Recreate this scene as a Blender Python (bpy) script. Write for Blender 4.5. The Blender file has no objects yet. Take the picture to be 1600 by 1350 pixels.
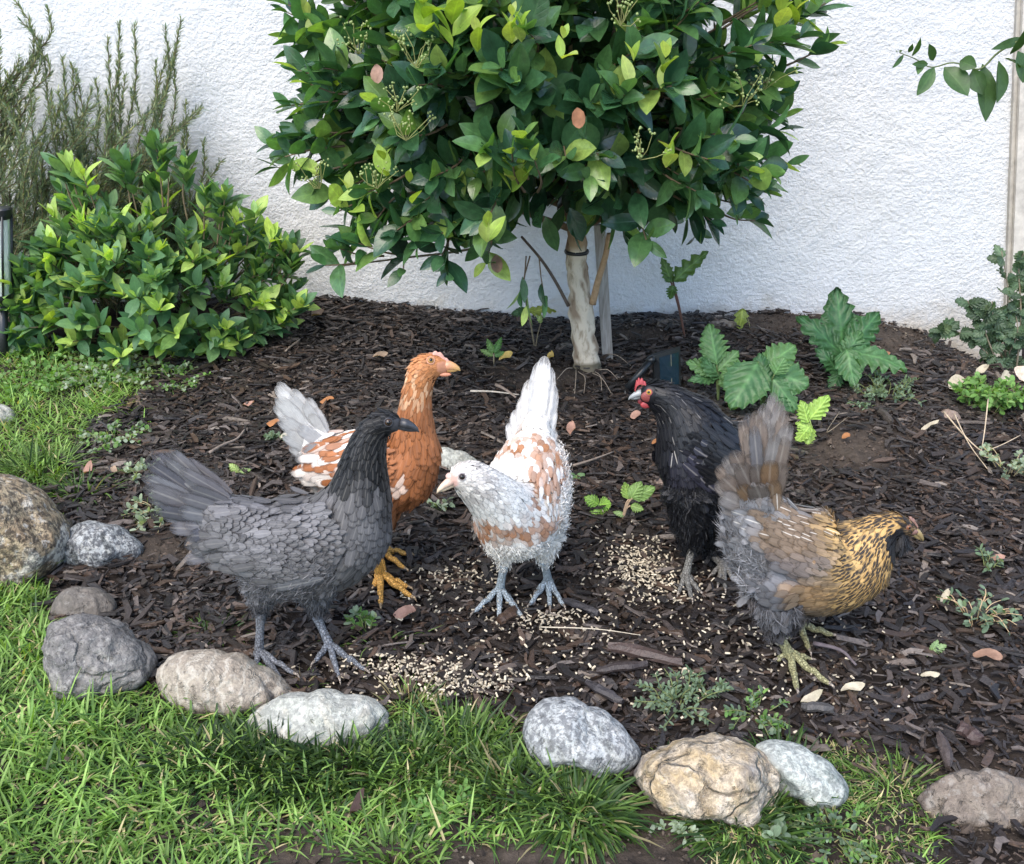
import bpy, math, random
import numpy as np
from mathutils import Vector, Matrix, noise
from mathutils.bvhtree import BVHTree

random.seed(7)
R = np.random.RandomState(11)
D = bpy.data
S = bpy.context.scene
COL = S.collection

# ------------------------------------------------------------------ camera, sky, sun, exposure
PITCH = math.radians(24.0)
CAMZ = 0.92
cam_d = D.cameras.new('camera')
cam = D.objects.new('camera', cam_d)
COL.objects.link(cam)
cam.location = (0, 0, CAMZ)
cam.rotation_euler = (math.radians(90) - PITCH, 0, 0)
cam_d.sensor_width = 36
cam_d.lens = 36.0
cam_d.clip_start = 0.02
cam_d.clip_end = 500
S.camera = cam
S.render.resolution_x = 1024
S.render.resolution_y = 864

SUN_EL, SUN_AZ = math.radians(54), math.radians(208)     # azimuth from +Y clockwise
world = D.worlds.new('World')
S.world = world
world.use_nodes = True
wn = world.node_tree.nodes
sky = wn.new('ShaderNodeTexSky')
sky.sky_type = 'NISHITA'
sky.sun_disc = False
sky.sun_elevation = SUN_EL
sky.sun_rotation = SUN_AZ
sky.air_density = 1.0
sky.dust_density = 1.0
sky.ozone_density = 1.1
world.node_tree.links.new(sky.outputs[0], wn['Background'].inputs[0])
wn['Background'].inputs[1].default_value = 0.15
sun_d = D.lights.new('sun', 'SUN')
sun_d.energy = 1.6
sun_d.angle = math.radians(50)
sun_d.color = (1.0, 0.90, 0.76)
sun = D.objects.new('sun', sun_d)
COL.objects.link(sun)
sd = Vector((math.sin(SUN_AZ) * math.cos(SUN_EL), math.cos(SUN_AZ) * math.cos(SUN_EL), math.sin(SUN_EL)))
sun.rotation_euler = sd.to_track_quat('Z', 'Y').to_euler()
S.view_settings.view_transform = 'Standard'
S.view_settings.look = 'None'
S.view_settings.exposure = 1.5
S.view_settings.gamma = 1.0
S.cycles.transparent_max_bounces = 32

# ------------------------------------------------------------------ places measured from the photograph
FW = np.array([0, math.cos(PITCH), -math.sin(PITCH)])
UPV = np.array([0, math.sin(PITCH), math.cos(PITCH)])
CP = np.array([0, 0, CAMZ])
WALLY = 2.85

def ray(px, py):
    d = FW + np.array([1.0, 0, 0]) * ((px - 800) / 1600.0) + UPV * (-(py - 675) / 1600.0)
    return d

def P(px, py, Y):
    d = ray(px, py)
    return CP + d * (Y / d[1])

def proj(p):
    q = np.asarray(p) - CP
    dep = q @ FW
    return 800 + 1600 * q[..., 0] / dep, 675 - 1600 * (q @ UPV) / dep

def mpp(p):                       # metres per photo pixel at a point
    return float((np.asarray(p) - CP) @ FW) / 1600.0

def sstep(a, b, x):
    t = np.clip((x - a) / (b - a), 0, 1)
    return t * t * (3 - 2 * t)

def height(x, y):
    x = np.asarray(x, float); y = np.asarray(y, float)
    prof = np.interp(x, [-3, -1.6, -1.1, -.59, -.3, .15, .5, .74, 1.0, 1.18, 1.34, 1.7, 3], [.03, .05, .06, .075, .045, .0, .02, .03, .02, -.03, -.11, -.13, -.1])
    z = prof * sstep(2.25, 2.8, y)
    z = z + 0.022 * np.exp(-(((x - .72) / .22) ** 2 + ((y - 2.05) / .13) ** 2))
    z = z + 0.05 * np.exp(-(((x - .98) / .16) ** 2 + ((y - 2.62) / .1) ** 2))
    z = z + 0.035 * np.exp(-(((x - .42) / .25) ** 2 + ((y - 2.68) / .1) ** 2))
    z = z + 0.02 * np.exp(-(((x - .16) / .14) ** 2 + ((y - 2.45) / .12) ** 2))
    z = z + 0.02 * sstep(-.15, -.7, x) * sstep(1.5, 1.0, y)
    z = z + 0.006 * np.sin(x * 9.1 + 1.3) * np.sin(y * 7.7 + .4) + 0.004 * np.sin(x * 23 + y * 11) * np.sin(y * 19 - x * 7)
    z = z * sstep(6, 3.5, np.abs(x))
    return z

def G(px, py, dz=0.0):
    d = ray(px, py)
    z = 0.0
    for i in range(12):
        t = (z + dz - CAMZ) / d[2]
        p = CP + d * t
        z = float(height(p[0], p[1]))
    return p

# ------------------------------------------------------------------ mesh helpers
def nrmz(a):
    a = np.asarray(a, float)
    return a / np.maximum(np.linalg.norm(a, axis=-1, keepdims=True), 1e-9)

class MB:
    """collects geometry for one mesh"""
    def __init__(s):
        s.V = []; s.Q = []; s.T = []; s.C = []; s.X = []; s.U = []; s.n = 0
    def add(s, V, Q=None, T=None, col=(1, 1, 1), fx=(0, 0, 0), uv=None):
        V = np.asarray(V, float).reshape(-1, 3)
        m = len(V)
        s.V.append(V)
        if Q is not None and len(Q): s.Q.append(np.asarray(Q, int).reshape(-1, 4) + s.n)
        if T is not None and len(T): s.T.append(np.asarray(T, int).reshape(-1, 3) + s.n)
        c = np.ones((m, 4)); c[:, :3] = np.asarray(col, float).reshape(-1, 3); s.C.append(c)
        x = np.ones((m, 4)); x[:, :3] = np.asarray(fx, float).reshape(-1, 3); s.X.append(x)
        s.U.append(np.zeros((m, 2)) if uv is None else np.asarray(uv, float).reshape(-1, 2))
        s.n += m
        return s
    def mesh(s, name, smooth=True, origin=(0, 0, 0)):
        V = np.concatenate(s.V) - np.asarray(origin)
        Q = np.concatenate(s.Q) if s.Q else np.zeros((0, 4), int)
        T = np.concatenate(s.T) if s.T else np.zeros((0, 3), int)
        me = D.meshes.new(name)
        me.vertices.add(len(V)); me.vertices.foreach_set('co', V.astype(np.float32).ravel())
        li = np.concatenate([Q.ravel(), T.ravel()]).astype(np.int32)
        me.loops.add(len(li)); me.loops.foreach_set('vertex_index', li)
        tot = np.concatenate([np.full(len(Q), 4), np.full(len(T), 3)]).astype(np.int32)
        st = np.concatenate([[0], np.cumsum(tot)[:-1]]).astype(np.int32)
        me.polygons.add(len(tot))
        me.polygons.foreach_set('loop_start', st)
        me.polygons.foreach_set('use_smooth', np.full(len(tot), smooth))
        me.update(calc_edges=True)
        a = me.color_attributes.new('Col', 'FLOAT_COLOR', 'POINT'); a.data.foreach_set('color', np.concatenate(s.C).astype(np.float32).ravel())
        a = me.color_attributes.new('Fx', 'FLOAT_COLOR', 'POINT'); a.data.foreach_set('color', np.concatenate(s.X).astype(np.float32).ravel())
        u = me.uv_layers.new(name='UVMap'); u.data.foreach_set('uv', np.concatenate(s.U)[li].astype(np.float32).ravel())
        return me
    def build(s, name, mat, parent=None, smooth=True, origin=None):
        if parent is not None:
            origin = Vector(parent['_o']) if '_o' in parent else Vector((0, 0, 0))
        o0 = Vector(origin) if origin is not None else Vector((0, 0, 0))
        me = s.mesh(name, smooth, o0)
        me.materials.append(mat)
        o = D.objects.new(name, me); COL.objects.link(o)
        if parent is not None:
            o.parent = parent
            o['_o'] = list(o0)
        else:
            o.location = o0
            o['_o'] = list(o0)
        return o

def tag(o, label=None, cat=None, group=None, kind=None):
    if label: o['label'] = label
    if cat: o['category'] = cat
    if group: o['group'] = group
    if kind: o['kind'] = kind
    return o

def thing(name, label, cat, loc, group=None):
    o = D.objects.new(name, None); COL.objects.link(o)
    o.location = Vector(loc); o['_o'] = list(Vector(loc)); o.empty_display_size = .05
    return tag(o, label, cat, group)

PROF = {
    'feather': ([0, .18, .4, .62, .82, .94, 1], [.35, .75, .98, 1, .82, .52, .1]),
    'quill':   ([0, .1, .25, .45, .65, .82, .93, .98, 1], [.3, .6, .85, .97, 1, .92, .7, .42, .1]),
    'hackle':  ([0, .3, .6, .85, 1], [.4, .9, 1, .6, .05]),
    'fluff':   ([0, .5, 1], [.7, 1, .1]),
    'leaf':    ([0, .06, .18, .35, .52, .68, .82, .93, 1], [.05, .22, .62, .93, 1, .88, .6, .28, .02]),
    'oval':    ([0, .08, .25, .5, .75, .92, 1], [.08, .4, .85, 1, .88, .5, .05]),
    'leaf5':   ([0, .15, .4, .7, 1], [.1, .6, 1, .75, .03]),
    'grass':   ([0, .35, .7, 1], [.8, 1, .7, .05]),
    'needle':  ([0, .5, 1], [.6, 1, .15]),
}

def ribbons(mb, root, dr, nr, L, W, col, fx=None, prof='leaf', lift=0., curl=0., cup=0., droop=0., wave=0.):
    """N ribbons (feathers, leaves, blades) at once"""
    root = np.asarray(root, float).reshape(-1, 3); N = len(root)
    if N == 0: return
    v, w = PROF[prof]; v = np.array(v); w = np.array(w); K = len(v)
    bc = lambda a: np.broadcast_to(np.asarray(a, float).reshape(-1), (N,)) if np.ndim(a) else np.full(N, float(a))
    L, W, lift, curl, cup, droop, wave = map(bc, (L, W, lift, curl, cup, droop, wave))
    dr = nrmz(np.broadcast_to(dr, (N, 3))); nr = np.broadcast_to(nr, (N, 3))
    side = nrmz(np.cross(dr, nr)); nr = nrmz(np.cross(side, dr))
    u = np.array([-1, 0, 1.])
    vv = v[None, :, None]; ww = w[None, :, None]; uu = u[None, None, :]
    Lb = L[:, None, None]; Wb = W[:, None, None] * .5
    al = Lb * vv * np.ones_like(uu) * np.ones_like(Lb)
    ac = Wb * ww * uu
    up = Lb * (lift[:, None, None] * vv + curl[:, None, None] * vv ** 2) + cup[:, None, None] * Wb * ww * np.abs(uu) * 1.0
    ph = R.rand(N)[:, None, None] * 6.28
    up = up + wave[:, None, None] * Lb * np.sin(vv * 7 + ph) * np.abs(uu) * (1 + .6 * uu)
    pos = root[:, None, None, :] + al[..., None] * dr[:, None, None, :] + ac[..., None] * side[:, None, None, :] + up[..., None] * nr[:, None, None, :]
    pos[..., 2] -= (droop[:, None, None] * Lb * vv ** 2) * np.ones_like(uu)
    base = (np.arange(N) * K * 3)[:, None, None]
    k = np.arange(K - 1)[:, None]; j = np.arange(2)[None, :]
    a = k * 3 + j
    q = np.stack([a, a + 1, a + 4, a + 3], -1).reshape(1, -1, 4) + base.reshape(-1, 1, 1)
    c = np.broadcast_to(np.asarray(col, float).reshape(-1, 1, 3), (N if np.ndim(col) > 1 else 1, K * 3, 3))
    c = np.broadcast_to(c, (N, K * 3, 3))
    if fx is None: fx = np.zeros((1, 3))
    f = np.asarray(fx, float).reshape(-1, 1, 3); f = np.broadcast_to(f, (N, K * 3, 3))
    uv = np.stack(np.broadcast_arrays((uu + 1) / 2, vv), -1)
    uv = np.broadcast_to(uv.reshape(1, K * 3, 2), (N, K * 3, 2))
    mb.add(pos.reshape(-1, 3), q.reshape(-1, 4), None, c.reshape(-1, 3), f.reshape(-1, 3), uv.reshape(-1, 2))

def frame_of(t):
    t = np.asarray(t, float)
    a = np.array([0, 0, 1.]) if abs(t[2]) < .9 else np.array([0, 1., 0])
    s = nrmz(np.cross(t, a)); n = np.cross(s, t)
    return s, n

def tube(mb, pts, rad, n=8, col=(1, 1, 1), cap=True, flat=1.0, fx=(0, 0, 0)):
    pts = np.asarray(pts, float); K = len(pts)
    rad = np.broadcast_to(np.asarray(rad, float), (K,))
    tg = nrmz(np.gradient(pts, axis=0))
    s, nn = frame_of(tg[0]); V = []
    for i in range(K):
        s = nrmz(s - tg[i] * (s @ tg[i])); nn = np.cross(s, tg[i])
        a = np.arange(n) / n * 2 * math.pi
        V.append(pts[i] + rad[i] * (np.cos(a)[:, None] * s + flat * np.sin(a)[:, None] * nn))
    V = np.concatenate(V); Q = []; T = []
    for i in range(K - 1):
        for j in range(n):
            k = (j + 1) % n
            Q.append((i * n + j, i * n + k, (i + 1) * n + k, (i + 1) * n + j))
    if cap:
        V = np.vstack([V, pts[0], pts[-1]]); m = K * n
        for j in range(n):
            k = (j + 1) % n
            T.append((m, k, j)); T.append((m + 1, (K - 1) * n + j, (K - 1) * n + k))
    ang = np.concatenate([np.tile(np.arange(n) / n, K), [0, 0] if cap else []])
    le = np.concatenate([np.repeat(np.arange(K) / max(1, K - 1), n), [0, 1] if cap else []])
    mb.add(V, Q, T, col, fx, np.stack([ang, le], -1))

def cr(pts, n=8):
    """Catmull-Rom through rows of any width"""
    p = np.asarray(pts, float)
    if len(p) < 3:
        t = np.linspace(0, 1, n + 1)[:, None]; return p[0] * (1 - t) + p[-1] * t
    q = np.vstack([2 * p[0] - p[1], p, 2 * p[-1] - p[-2]]); out = []
    for i in range(1, len(q) - 2):
        for k in range(n):
            t = k / n
            out.append(.5 * (2 * q[i] + (q[i + 1] - q[i - 1]) * t + (2 * q[i - 1] - 5 * q[i] + 4 * q[i + 1] - q[i + 2]) * t * t + (3 * q[i] - q[i - 1] - 3 * q[i + 1] + q[i + 2]) * t ** 3))
    out.append(p[-1])
    return np.array(out)

def box(mb, lo, hi, col=(1, 1, 1), M=None):
    x0, y0, z0 = lo; x1, y1, z1 = hi
    V = np.array([(x0, y0, z0), (x1, y0, z0), (x1, y1, z0), (x0, y1, z0), (x0, y0, z1), (x1, y0, z1), (x1, y1, z1), (x0, y1, z1)], float)
    if M is not None: V = np.array([list(M @ Vector(v)) for v in V])
    mb.add(V, [(0, 3, 2, 1), (4, 5, 6, 7), (0, 1, 5, 4), (1, 2, 6, 5), (2, 3, 7, 6), (3, 0, 4, 7)], None, col)

def sphere(mb, c, r, nu=16, nv=10, col=(1, 1, 1), sc=(1, 1, 1)):
    V = []; Q = []
    for i in range(nv + 1):
        th = math.pi * i / nv
        for j in range(nu):
            a = 2 * math.pi * j / nu
            V.append((c[0] + r * sc[0] * math.sin(th) * math.cos(a), c[1] + r * sc[1] * math.sin(th) * math.sin(a), c[2] + r * sc[2] * math.cos(th)))
    for i in range(nv):
        for j in range(nu):
            k = (j + 1) % nu
            Q.append((i * nu + j, (i + 1) * nu + j, (i + 1) * nu + k, i * nu + k))
    mb.add(V, Q, None, col)

# ------------------------------------------------------------------ materials
def new_mat(name):
    m = D.materials.new(name); m.use_nodes = True
    nt = m.node_tree; b = nt.nodes['Principled BSDF']
    return m, nt, b, nt.nodes, nt.links

def nd(nt, t, **kw):
    n = nt.nodes.new(t)
    for k, v in kw.items():
        if k.startswith('i_'): n.inputs[k[2:].replace('_', ' ')].default_value = v
        else: setattr(n, k, v)
    return n

def math_n(nt, op, a, b=None, c=None):
    n = nt.nodes.new('ShaderNodeMath'); n.operation = op
    for i, x in enumerate((a, b, c)):
        if x is None: continue
        if isinstance(x, (int, float)): n.inputs[i].default_value = x
        else: nt.links.new(x, n.inputs[i])
    return n.outputs[0]

def mixc(nt, f, a, b, mode='MIX'):
    n = nt.nodes.new('ShaderNodeMix'); n.data_type = 'RGBA'; n.blend_type = mode
    for i, x in ((0, f), (6, a), (7, b)):
        if isinstance(x, (int, float)): n.inputs[i].default_value = x
        elif isinstance(x, tuple): n.inputs[i].default_value = (*x, 1) if len(x) == 3 else x
        else: nt.links.new(x, n.inputs[i])
    return n.outputs[2]

def ramp(nt, fac, stops, interp='LINEAR'):
    n = nt.nodes.new('ShaderNodeValToRGB'); n.color_ramp.interpolation = interp
    e = n.color_ramp.elements
    while len(e) < len(stops): e.new(.5)
    for q, (p, c) in zip(e, stops):
        q.position = p; q.color = (c, c, c, 1) if isinstance(c, (int, float)) else (*c, 1)
    nt.links.new(fac, n.inputs[0]); return n.outputs[0]

def tex_noise(nt, scale, detail=4, rough=.55, coord=None, dist=0.):
    n = nd(nt, 'ShaderNodeTexNoise'); n.inputs['Scale'].default_value = scale; n.inputs['Detail'].default_value = detail
    n.inputs['Roughness'].default_value = rough; n.inputs['Distortion'].default_value = dist
    if coord is not None: nt.links.new(coord, n.inputs['Vector'])
    return n.outputs[0]

def bump(nt, b, h, strength=.5, dist=.002, prev=None):
    n = nt.nodes.new('ShaderNodeBump'); n.inputs['Strength'].default_value = strength; n.inputs['Distance'].default_value = dist
    nt.links.new(h, n.inputs['Height'])
    if prev is not None: nt.links.new(prev, n.inputs['Normal'])
    nt.links.new(n.outputs[0], b.inputs['Normal']); return n.outputs[0]

def geo_pos(nt):
    return nt.nodes.new('ShaderNodeNewGeometry').outputs['Position']

def attr(nt, name):
    n = nt.nodes.new('ShaderNodeAttribute'); n.attribute_name = name; return n

def uvxy(nt):
    u = nt.nodes.new('ShaderNodeUVMap'); s = nt.nodes.new('ShaderNodeSeparateXYZ'); nt.links.new(u.outputs[0], s.inputs[0]); return s.outputs[0], s.outputs[1]

def mat_plain(name, col, rough=.6, var=.15, scale=60, bstr=.2, metal=0., coat=0.):
    m, nt, b, N, Lk = new_mat(name)
    p = geo_pos(nt); f = tex_noise(nt, scale, 5, .6, p)
    c = mixc(nt, f, tuple(x * (1 - var) for x in col), tuple(min(1, x * (1 + var)) for x in col))
    Lk.new(c, b.inputs['Base Color']); b.inputs['Roughness'].default_value = rough; b.inputs['Metallic'].default_value = metal
    b.inputs['Coat Weight'].default_value = coat
    if bstr: bump(nt, b, f, bstr, .002)
    return m

def mat_attr(name, rough=.6, var=.3, scale=80, bstr=.3, bdist=.001, spec=.5):
    m, nt, b, N, Lk = new_mat(name)
    a = attr(nt, 'Col'); p = geo_pos(nt); f = tex_noise(nt, scale, 5, .6, p)
    k = ramp(nt, f, [(.25, 1 - var), (.75, 1 + var)])
    c = mixc(nt, 1.0, a.outputs['Color'], k, 'MULTIPLY')
    Lk.new(c, b.inputs['Base Color']); b.inputs['Roughness'].default_value = rough
    b.inputs['Specular IOR Level'].default_value = spec
    if bstr: bump(nt, b, f, bstr, bdist)
    return m

def mat_leaf(name, rough=.4, transl=.25, veins=6., vein_amt=.35, spec=.5, mottle=.25, back=1.35, bs=.35):
    """colour from Col; midrib and side veins from the leaf's own UV; the underside paler"""
    m, nt, b, N, Lk = new_mat(name)
    a = attr(nt, 'Col'); u, v = uvxy(nt)
    du = math_n(nt, 'ABSOLUTE', math_n(nt, 'SUBTRACT', u, .5))
    mid = math_n(nt, 'SUBTRACT', 1., math_n(nt, 'SMOOTH_MIN', math_n(nt, 'MULTIPLY', du, 16.), 1., .2))
    sv = math_n(nt, 'FRACT', math_n(nt, 'MULTIPLY', math_n(nt, 'SUBTRACT', v, math_n(nt, 'MULTIPLY', du, .55)), veins))
    sv = math_n(nt, 'SUBTRACT', 1., math_n(nt, 'MINIMUM', math_n(nt, 'MULTIPLY', math_n(nt, 'ABSOLUTE', math_n(nt, 'SUBTRACT', sv, .5)), 9.), 1.))
    vm = math_n(nt, 'MAXIMUM', math_n(nt, 'MAXIMUM', mid, 0.), math_n(nt, 'MULTIPLY', sv, .5))
    vm = math_n(nt, 'MULTIPLY', vm, vein_amt)
    p = geo_pos(nt); f = tex_noise(nt, 70, 4, .6, p)
    k = ramp(nt, f, [(.3, 1 - mottle), (.7, 1 + mottle)])
    c = mixc(nt, 1., a.outputs['Color'], k, 'MULTIPLY')
    lighter = mixc(nt, 1., c, (1.9, 1.8, 1.6), 'MULTIPLY')
    c = mixc(nt, vm, c, lighter)
    g = N.new('ShaderNodeNewGeometry')
    cb = mixc(nt, 1., c, (back * 1.1, back, back * .9), 'MULTIPLY')
    c = mixc(nt, g.outputs['Backfacing'], c, cb)
    Lk.new(c, b.inputs['Base Color'])
    rr = math_n(nt, 'ADD', math_n(nt, 'MULTIPLY', g.outputs['Backfacing'], .25), rough)
    Lk.new(rr, b.inputs['Roughness']); b.inputs['Specular IOR Level'].default_value = spec
    h = math_n(nt, 'SUBTRACT', math_n(nt, 'MULTIPLY', f, .6), vm)
    bump(nt, b, h, bs, .0015)
    tr = N.new('ShaderNodeBsdfTranslucent'); c2 = mixc(nt, 1., c, (1.5, 1.7, .5), 'MULTIPLY'); Lk.new(c2, tr.inputs[0])
    mx = N.new('ShaderNodeMixShader'); mx.inputs[0].default_value = transl
    Lk.new(b.outputs[0], mx.inputs[1]); Lk.new(tr.outputs[0], mx.inputs[2])
    Lk.new(mx.outputs[0], N['Material Output'].inputs[0])
    return m

def mat_feather(name, rough=.55, sheen=.15, blue=0.):
    """Col = feather colour; Fx.r = dark rim, Fx.g = pale shaft, Fx.b = dark centre streak"""
    m, nt, b, N, Lk = new_mat(name)
    a = attr(nt, 'Col'); x = attr(nt, 'Fx'); u, v = uvxy(nt)
    sx = N.new('ShaderNodeSeparateColor'); Lk.new(x.outputs['Color'], sx.inputs[0])
    du = math_n(nt, 'MULTIPLY', math_n(nt, 'ABSOLUTE', math_n(nt, 'SUBTRACT', u, .5)), 2.)
    p = geo_pos(nt)
    f = tex_noise(nt, 120, 4, .6, p)
    # barbs: fine slanted strokes
    st = math_n(nt, 'SINE', math_n(nt, 'MULTIPLY', math_n(nt, 'ADD', v, math_n(nt, 'MULTIPLY', du, -.35)), 90.))
    cx_ = N.new('ShaderNodeCombineXYZ'); Lk.new(math_n(nt, 'SUBTRACT', math_n(nt, 'MULTIPLY', du, 9.), math_n(nt, 'MULTIPLY', v, 7.)), cx_.inputs[0]); Lk.new(math_n(nt, 'MULTIPLY', v, 1.2), cx_.inputs[1])
    sp_ = N.new('ShaderNodeSeparateXYZ'); Lk.new(p, sp_.inputs[0]); Lk.new(math_n(nt, 'MULTIPLY', sp_.outputs[2], 60.), cx_.inputs[2])
    strand = tex_noise(nt, 1.6, 3, .6, cx_.outputs[0])
    k = math_n(nt, 'ADD', math_n(nt, 'ADD', math_n(nt, 'MULTIPLY', f, .5), math_n(nt, 'MULTIPLY', strand, .9)), math_n(nt, 'ADD', math_n(nt, 'MULTIPLY', st, .04), .28))
    kc = N.new('ShaderNodeCombineColor'); [Lk.new(k, kc.inputs[i]) for i in range(3)]
    c = mixc(nt, 1., a.outputs['Color'], kc.outputs[0], 'MULTIPLY')
    rim = math_n(nt, 'MAXIMUM', du, math_n(nt, 'MULTIPLY', math_n(nt, 'SUBTRACT', v, .45), 1.82))
    rm = ramp(nt, rim, [(.72, 0.), (.95, 1.)])
    c = mixc(nt, math_n(nt, 'MULTIPLY', rm, sx.outputs[0]), c, mixc(nt, 1., c, (.22, .22, .25), 'MULTIPLY'))
    cen = ramp(nt, du, [(.35, 1.), (.7, 0.)])
    cen = math_n(nt, 'MULTIPLY', cen, ramp(nt, v, [(.3, 0.), (.5, 1.)]))
    c = mixc(nt, math_n(nt, 'MULTIPLY', cen, sx.outputs[2]), c, (.012, .010, .012))
    shf = ramp(nt, du, [(.05, 1.), (.16, 0.)])
    c = mixc(nt, math_n(nt, 'MULTIPLY', shf, sx.outputs[1]), c, (.75, .7, .62))
    Lk.new(c, b.inputs['Base Color']); b.inputs['Roughness'].default_value = rough
    b.inputs['Sheen Weight'].default_value = sheen * .2; b.inputs['Specular IOR Level'].default_value = .28
    if blue:
        b.inputs['Sheen Tint'].default_value = (.4, .5, 1, 1); b.inputs['Coat Weight'].default_value = blue; b.inputs['Coat Roughness'].default_value = .35
        b.inputs['Coat Tint'].default_value = (.6, .7, 1, 1)
    bump(nt, b, math_n(nt, 'ADD', f, math_n(nt, 'MULTIPLY', st, .15)), .25, .0008)
    # the vane thins out and frays towards its edge
    fr = math_n(nt, 'ADD', rim, math_n(nt, 'MULTIPLY', math_n(nt, 'SUBTRACT', strand, .5), 1.1))
    al = ramp(nt, fr, [(.74, 1.), (1.06, .2)])
    Lk.new(al, b.inputs['Alpha'])
    return m

def mat_rock(name, c1, c2, c3, s=18, speck=.5, sc=140, bs=.6, stripe=0., crack=0.):
    m, nt, b, N, Lk = new_mat(name)
    tc = N.new('ShaderNodeTexCoord').outputs['Object']
    f = tex_noise(nt, s, 6, .62, tc, .6)
    k = ramp(nt, f, [(.36, 0.), (.62, 1.)])
    c = mixc(nt, k, c1, c2)
    g = tex_noise(nt, s * .45, 5, .6, tc, 1.2)
    c = mixc(nt, ramp(nt, g, [(.52, 0.), (.6, 1.)]), c, c3)
    vo = nd(nt, 'ShaderNodeTexVoronoi'); vo.inputs['Scale'].default_value = sc; Lk.new(tc, vo.inputs['Vector'])
    sp = tex_noise(nt, sc, 3, .7, tc)
    spk = ramp(nt, sp, [(.42, 0.), (.56, 1.)])
    c = mixc(nt, math_n(nt, 'MULTIPLY', spk, speck), c, mixc(nt, 1., c, (.25, .25, .27), 'MULTIPLY'))
    sp2 = ramp(nt, tex_noise(nt, sc * .7, 3, .6, tc), [(.58, 0.), (.66, 1.)])
    c = mixc(nt, math_n(nt, 'MULTIPLY', sp2, speck * .7), c, mixc(nt, .6, c, (.75, .74, .7)))
    if stripe:
        w = nd(nt, 'ShaderNodeTexWave'); w.wave_type = 'BANDS'; w.bands_direction = 'X'; w.inputs['Scale'].default_value = 14; w.inputs['Distortion'].default_value = 7
        w.inputs['Detail'].default_value = 4; w.inputs['Detail Scale'].default_value = 3; Lk.new(tc, w.inputs['Vector'])
        c = mixc(nt, math_n(nt, 'MULTIPLY', ramp(nt, w.outputs[1], [(.72, 0.), (.95, 1.)]), stripe), c, (.62, .58, .5))
    c = mixc(nt, 1., c, (.84, .83, .81), 'MULTIPLY')
    h = math_n(nt, 'ADD', math_n(nt, 'MULTIPLY', f, 1.4), math_n(nt, 'MULTIPLY', sp, .45))
    pit = ramp(nt, tex_noise(nt, 60, 4, .7, tc, .5), [(.30, 1.), (.42, 0.)])
    c = mixc(nt, math_n(nt, 'MULTIPLY', pit, .5), c, mixc(nt, 1., c, (.4, .38, .35), 'MULTIPLY')); h = math_n(nt, 'SUBTRACT', h, math_n(nt, 'MULTIPLY', pit, .4))
    if crack:
        cv = nd(nt, 'ShaderNodeTexVoronoi'); cv.feature = 'DISTANCE_TO_EDGE'; cv.inputs['Scale'].default_value = 11
        ad = nd(nt, 'ShaderNodeVectorMath', operation='ADD'); nc = nd(nt, 'ShaderNodeTexNoise'); nc.inputs['Scale'].default_value = 14; nc.inputs['Detail'].default_value = 5; Lk.new(tc, nc.inputs['Vector'])
        scl = nd(nt, 'ShaderNodeVectorMath', operation='SCALE'); scl.inputs['Scale'].default_value = .10; Lk.new(nc.outputs['Color'], scl.inputs[0]); Lk.new(tc, ad.inputs[0]); Lk.new(scl.outputs[0], ad.inputs[1]); Lk.new(ad.outputs[0], cv.inputs['Vector'])
        ck = ramp(nt, cv.outputs['Distance'], [(.0, 1.), (.05, 0.)])
        c = mixc(nt, math_n(nt, 'MULTIPLY', ck, crack), c, mixc(nt, 1., c, (.32, .3, .28), 'MULTIPLY')); h = math_n(nt, 'SUBTRACT', h, math_n(nt, 'MULTIPLY', ck, crack))
    sz = N.new('ShaderNodeSeparateXYZ'); Lk.new(tc, sz.inputs[0])     # soil caked on the part that sits in the ground
    so = math_n(nt, 'ADD', math_n(nt, 'MULTIPLY', sz.outputs[2], 28.), math_n(nt, 'MULTIPLY', tex_noise(nt, 35, 5, .65, tc), 1.4))
    c = mixc(nt, ramp(nt, so, [(.75, .85), (1.25, 0.)]), c, (.085, .066, .05))
    Lk.new(c, b.inputs['Base Color']); b.inputs['Roughness'].default_value = .8
    bump(nt, b, h, min(1., bs * 1.2), .009)
    return m

# ================================================================== THE SETTING
def axis(lo, hi, fine_lo, fine_hi, df, nc=14):
    a = np.arange(fine_lo, fine_hi + 1e-6, df)
    l = fine_lo - np.geomspace(df * 3, fine_lo - lo, nc)[::-1]
    r = fine_hi + np.geomspace(df * 3, hi - fine_hi, nc)
    return np.concatenate([l, a, r])

def inpoly(px, py, poly):
    px = np.asarray(px); py = np.asarray(py); ins = np.zeros(px.shape, bool); n = len(poly); j = n - 1
    for i in range(n):
        xi, yi = poly[i]; xj, yj = poly[j]
        c = ((yi > py) != (yj > py)) & (px < (xj - xi) * (py - yi) / (yj - yi + 1e-12) + xi)
        ins ^= c; j = i
    return ins

def gproj(x, y, z=None):
    if z is None: z = height(x, y)
    return proj(np.stack([x, y, z], -1))

DIRT = [((1325, 700), 95, 38), ((1230, 505), 130, 20), ((1400, 530), 70, 25), ((450, 1325), 100, 30), ((800, 1335), 240, 16), ((1050, 1310), 70, 40), ((1530, 1255), 90, 50), ((860, 590), 80, 22), ((250, 860), 60, 20), ((1000, 520), 60, 12)]
def dirtness(px, py):
    d = np.zeros(np.shape(px))
    for (cx, cy), a, b in DIRT:
        d = np.maximum(d, np.exp(-(((px - cx) / a) ** 2 + ((py - cy) / b) ** 2) * .8))
    return d

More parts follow.
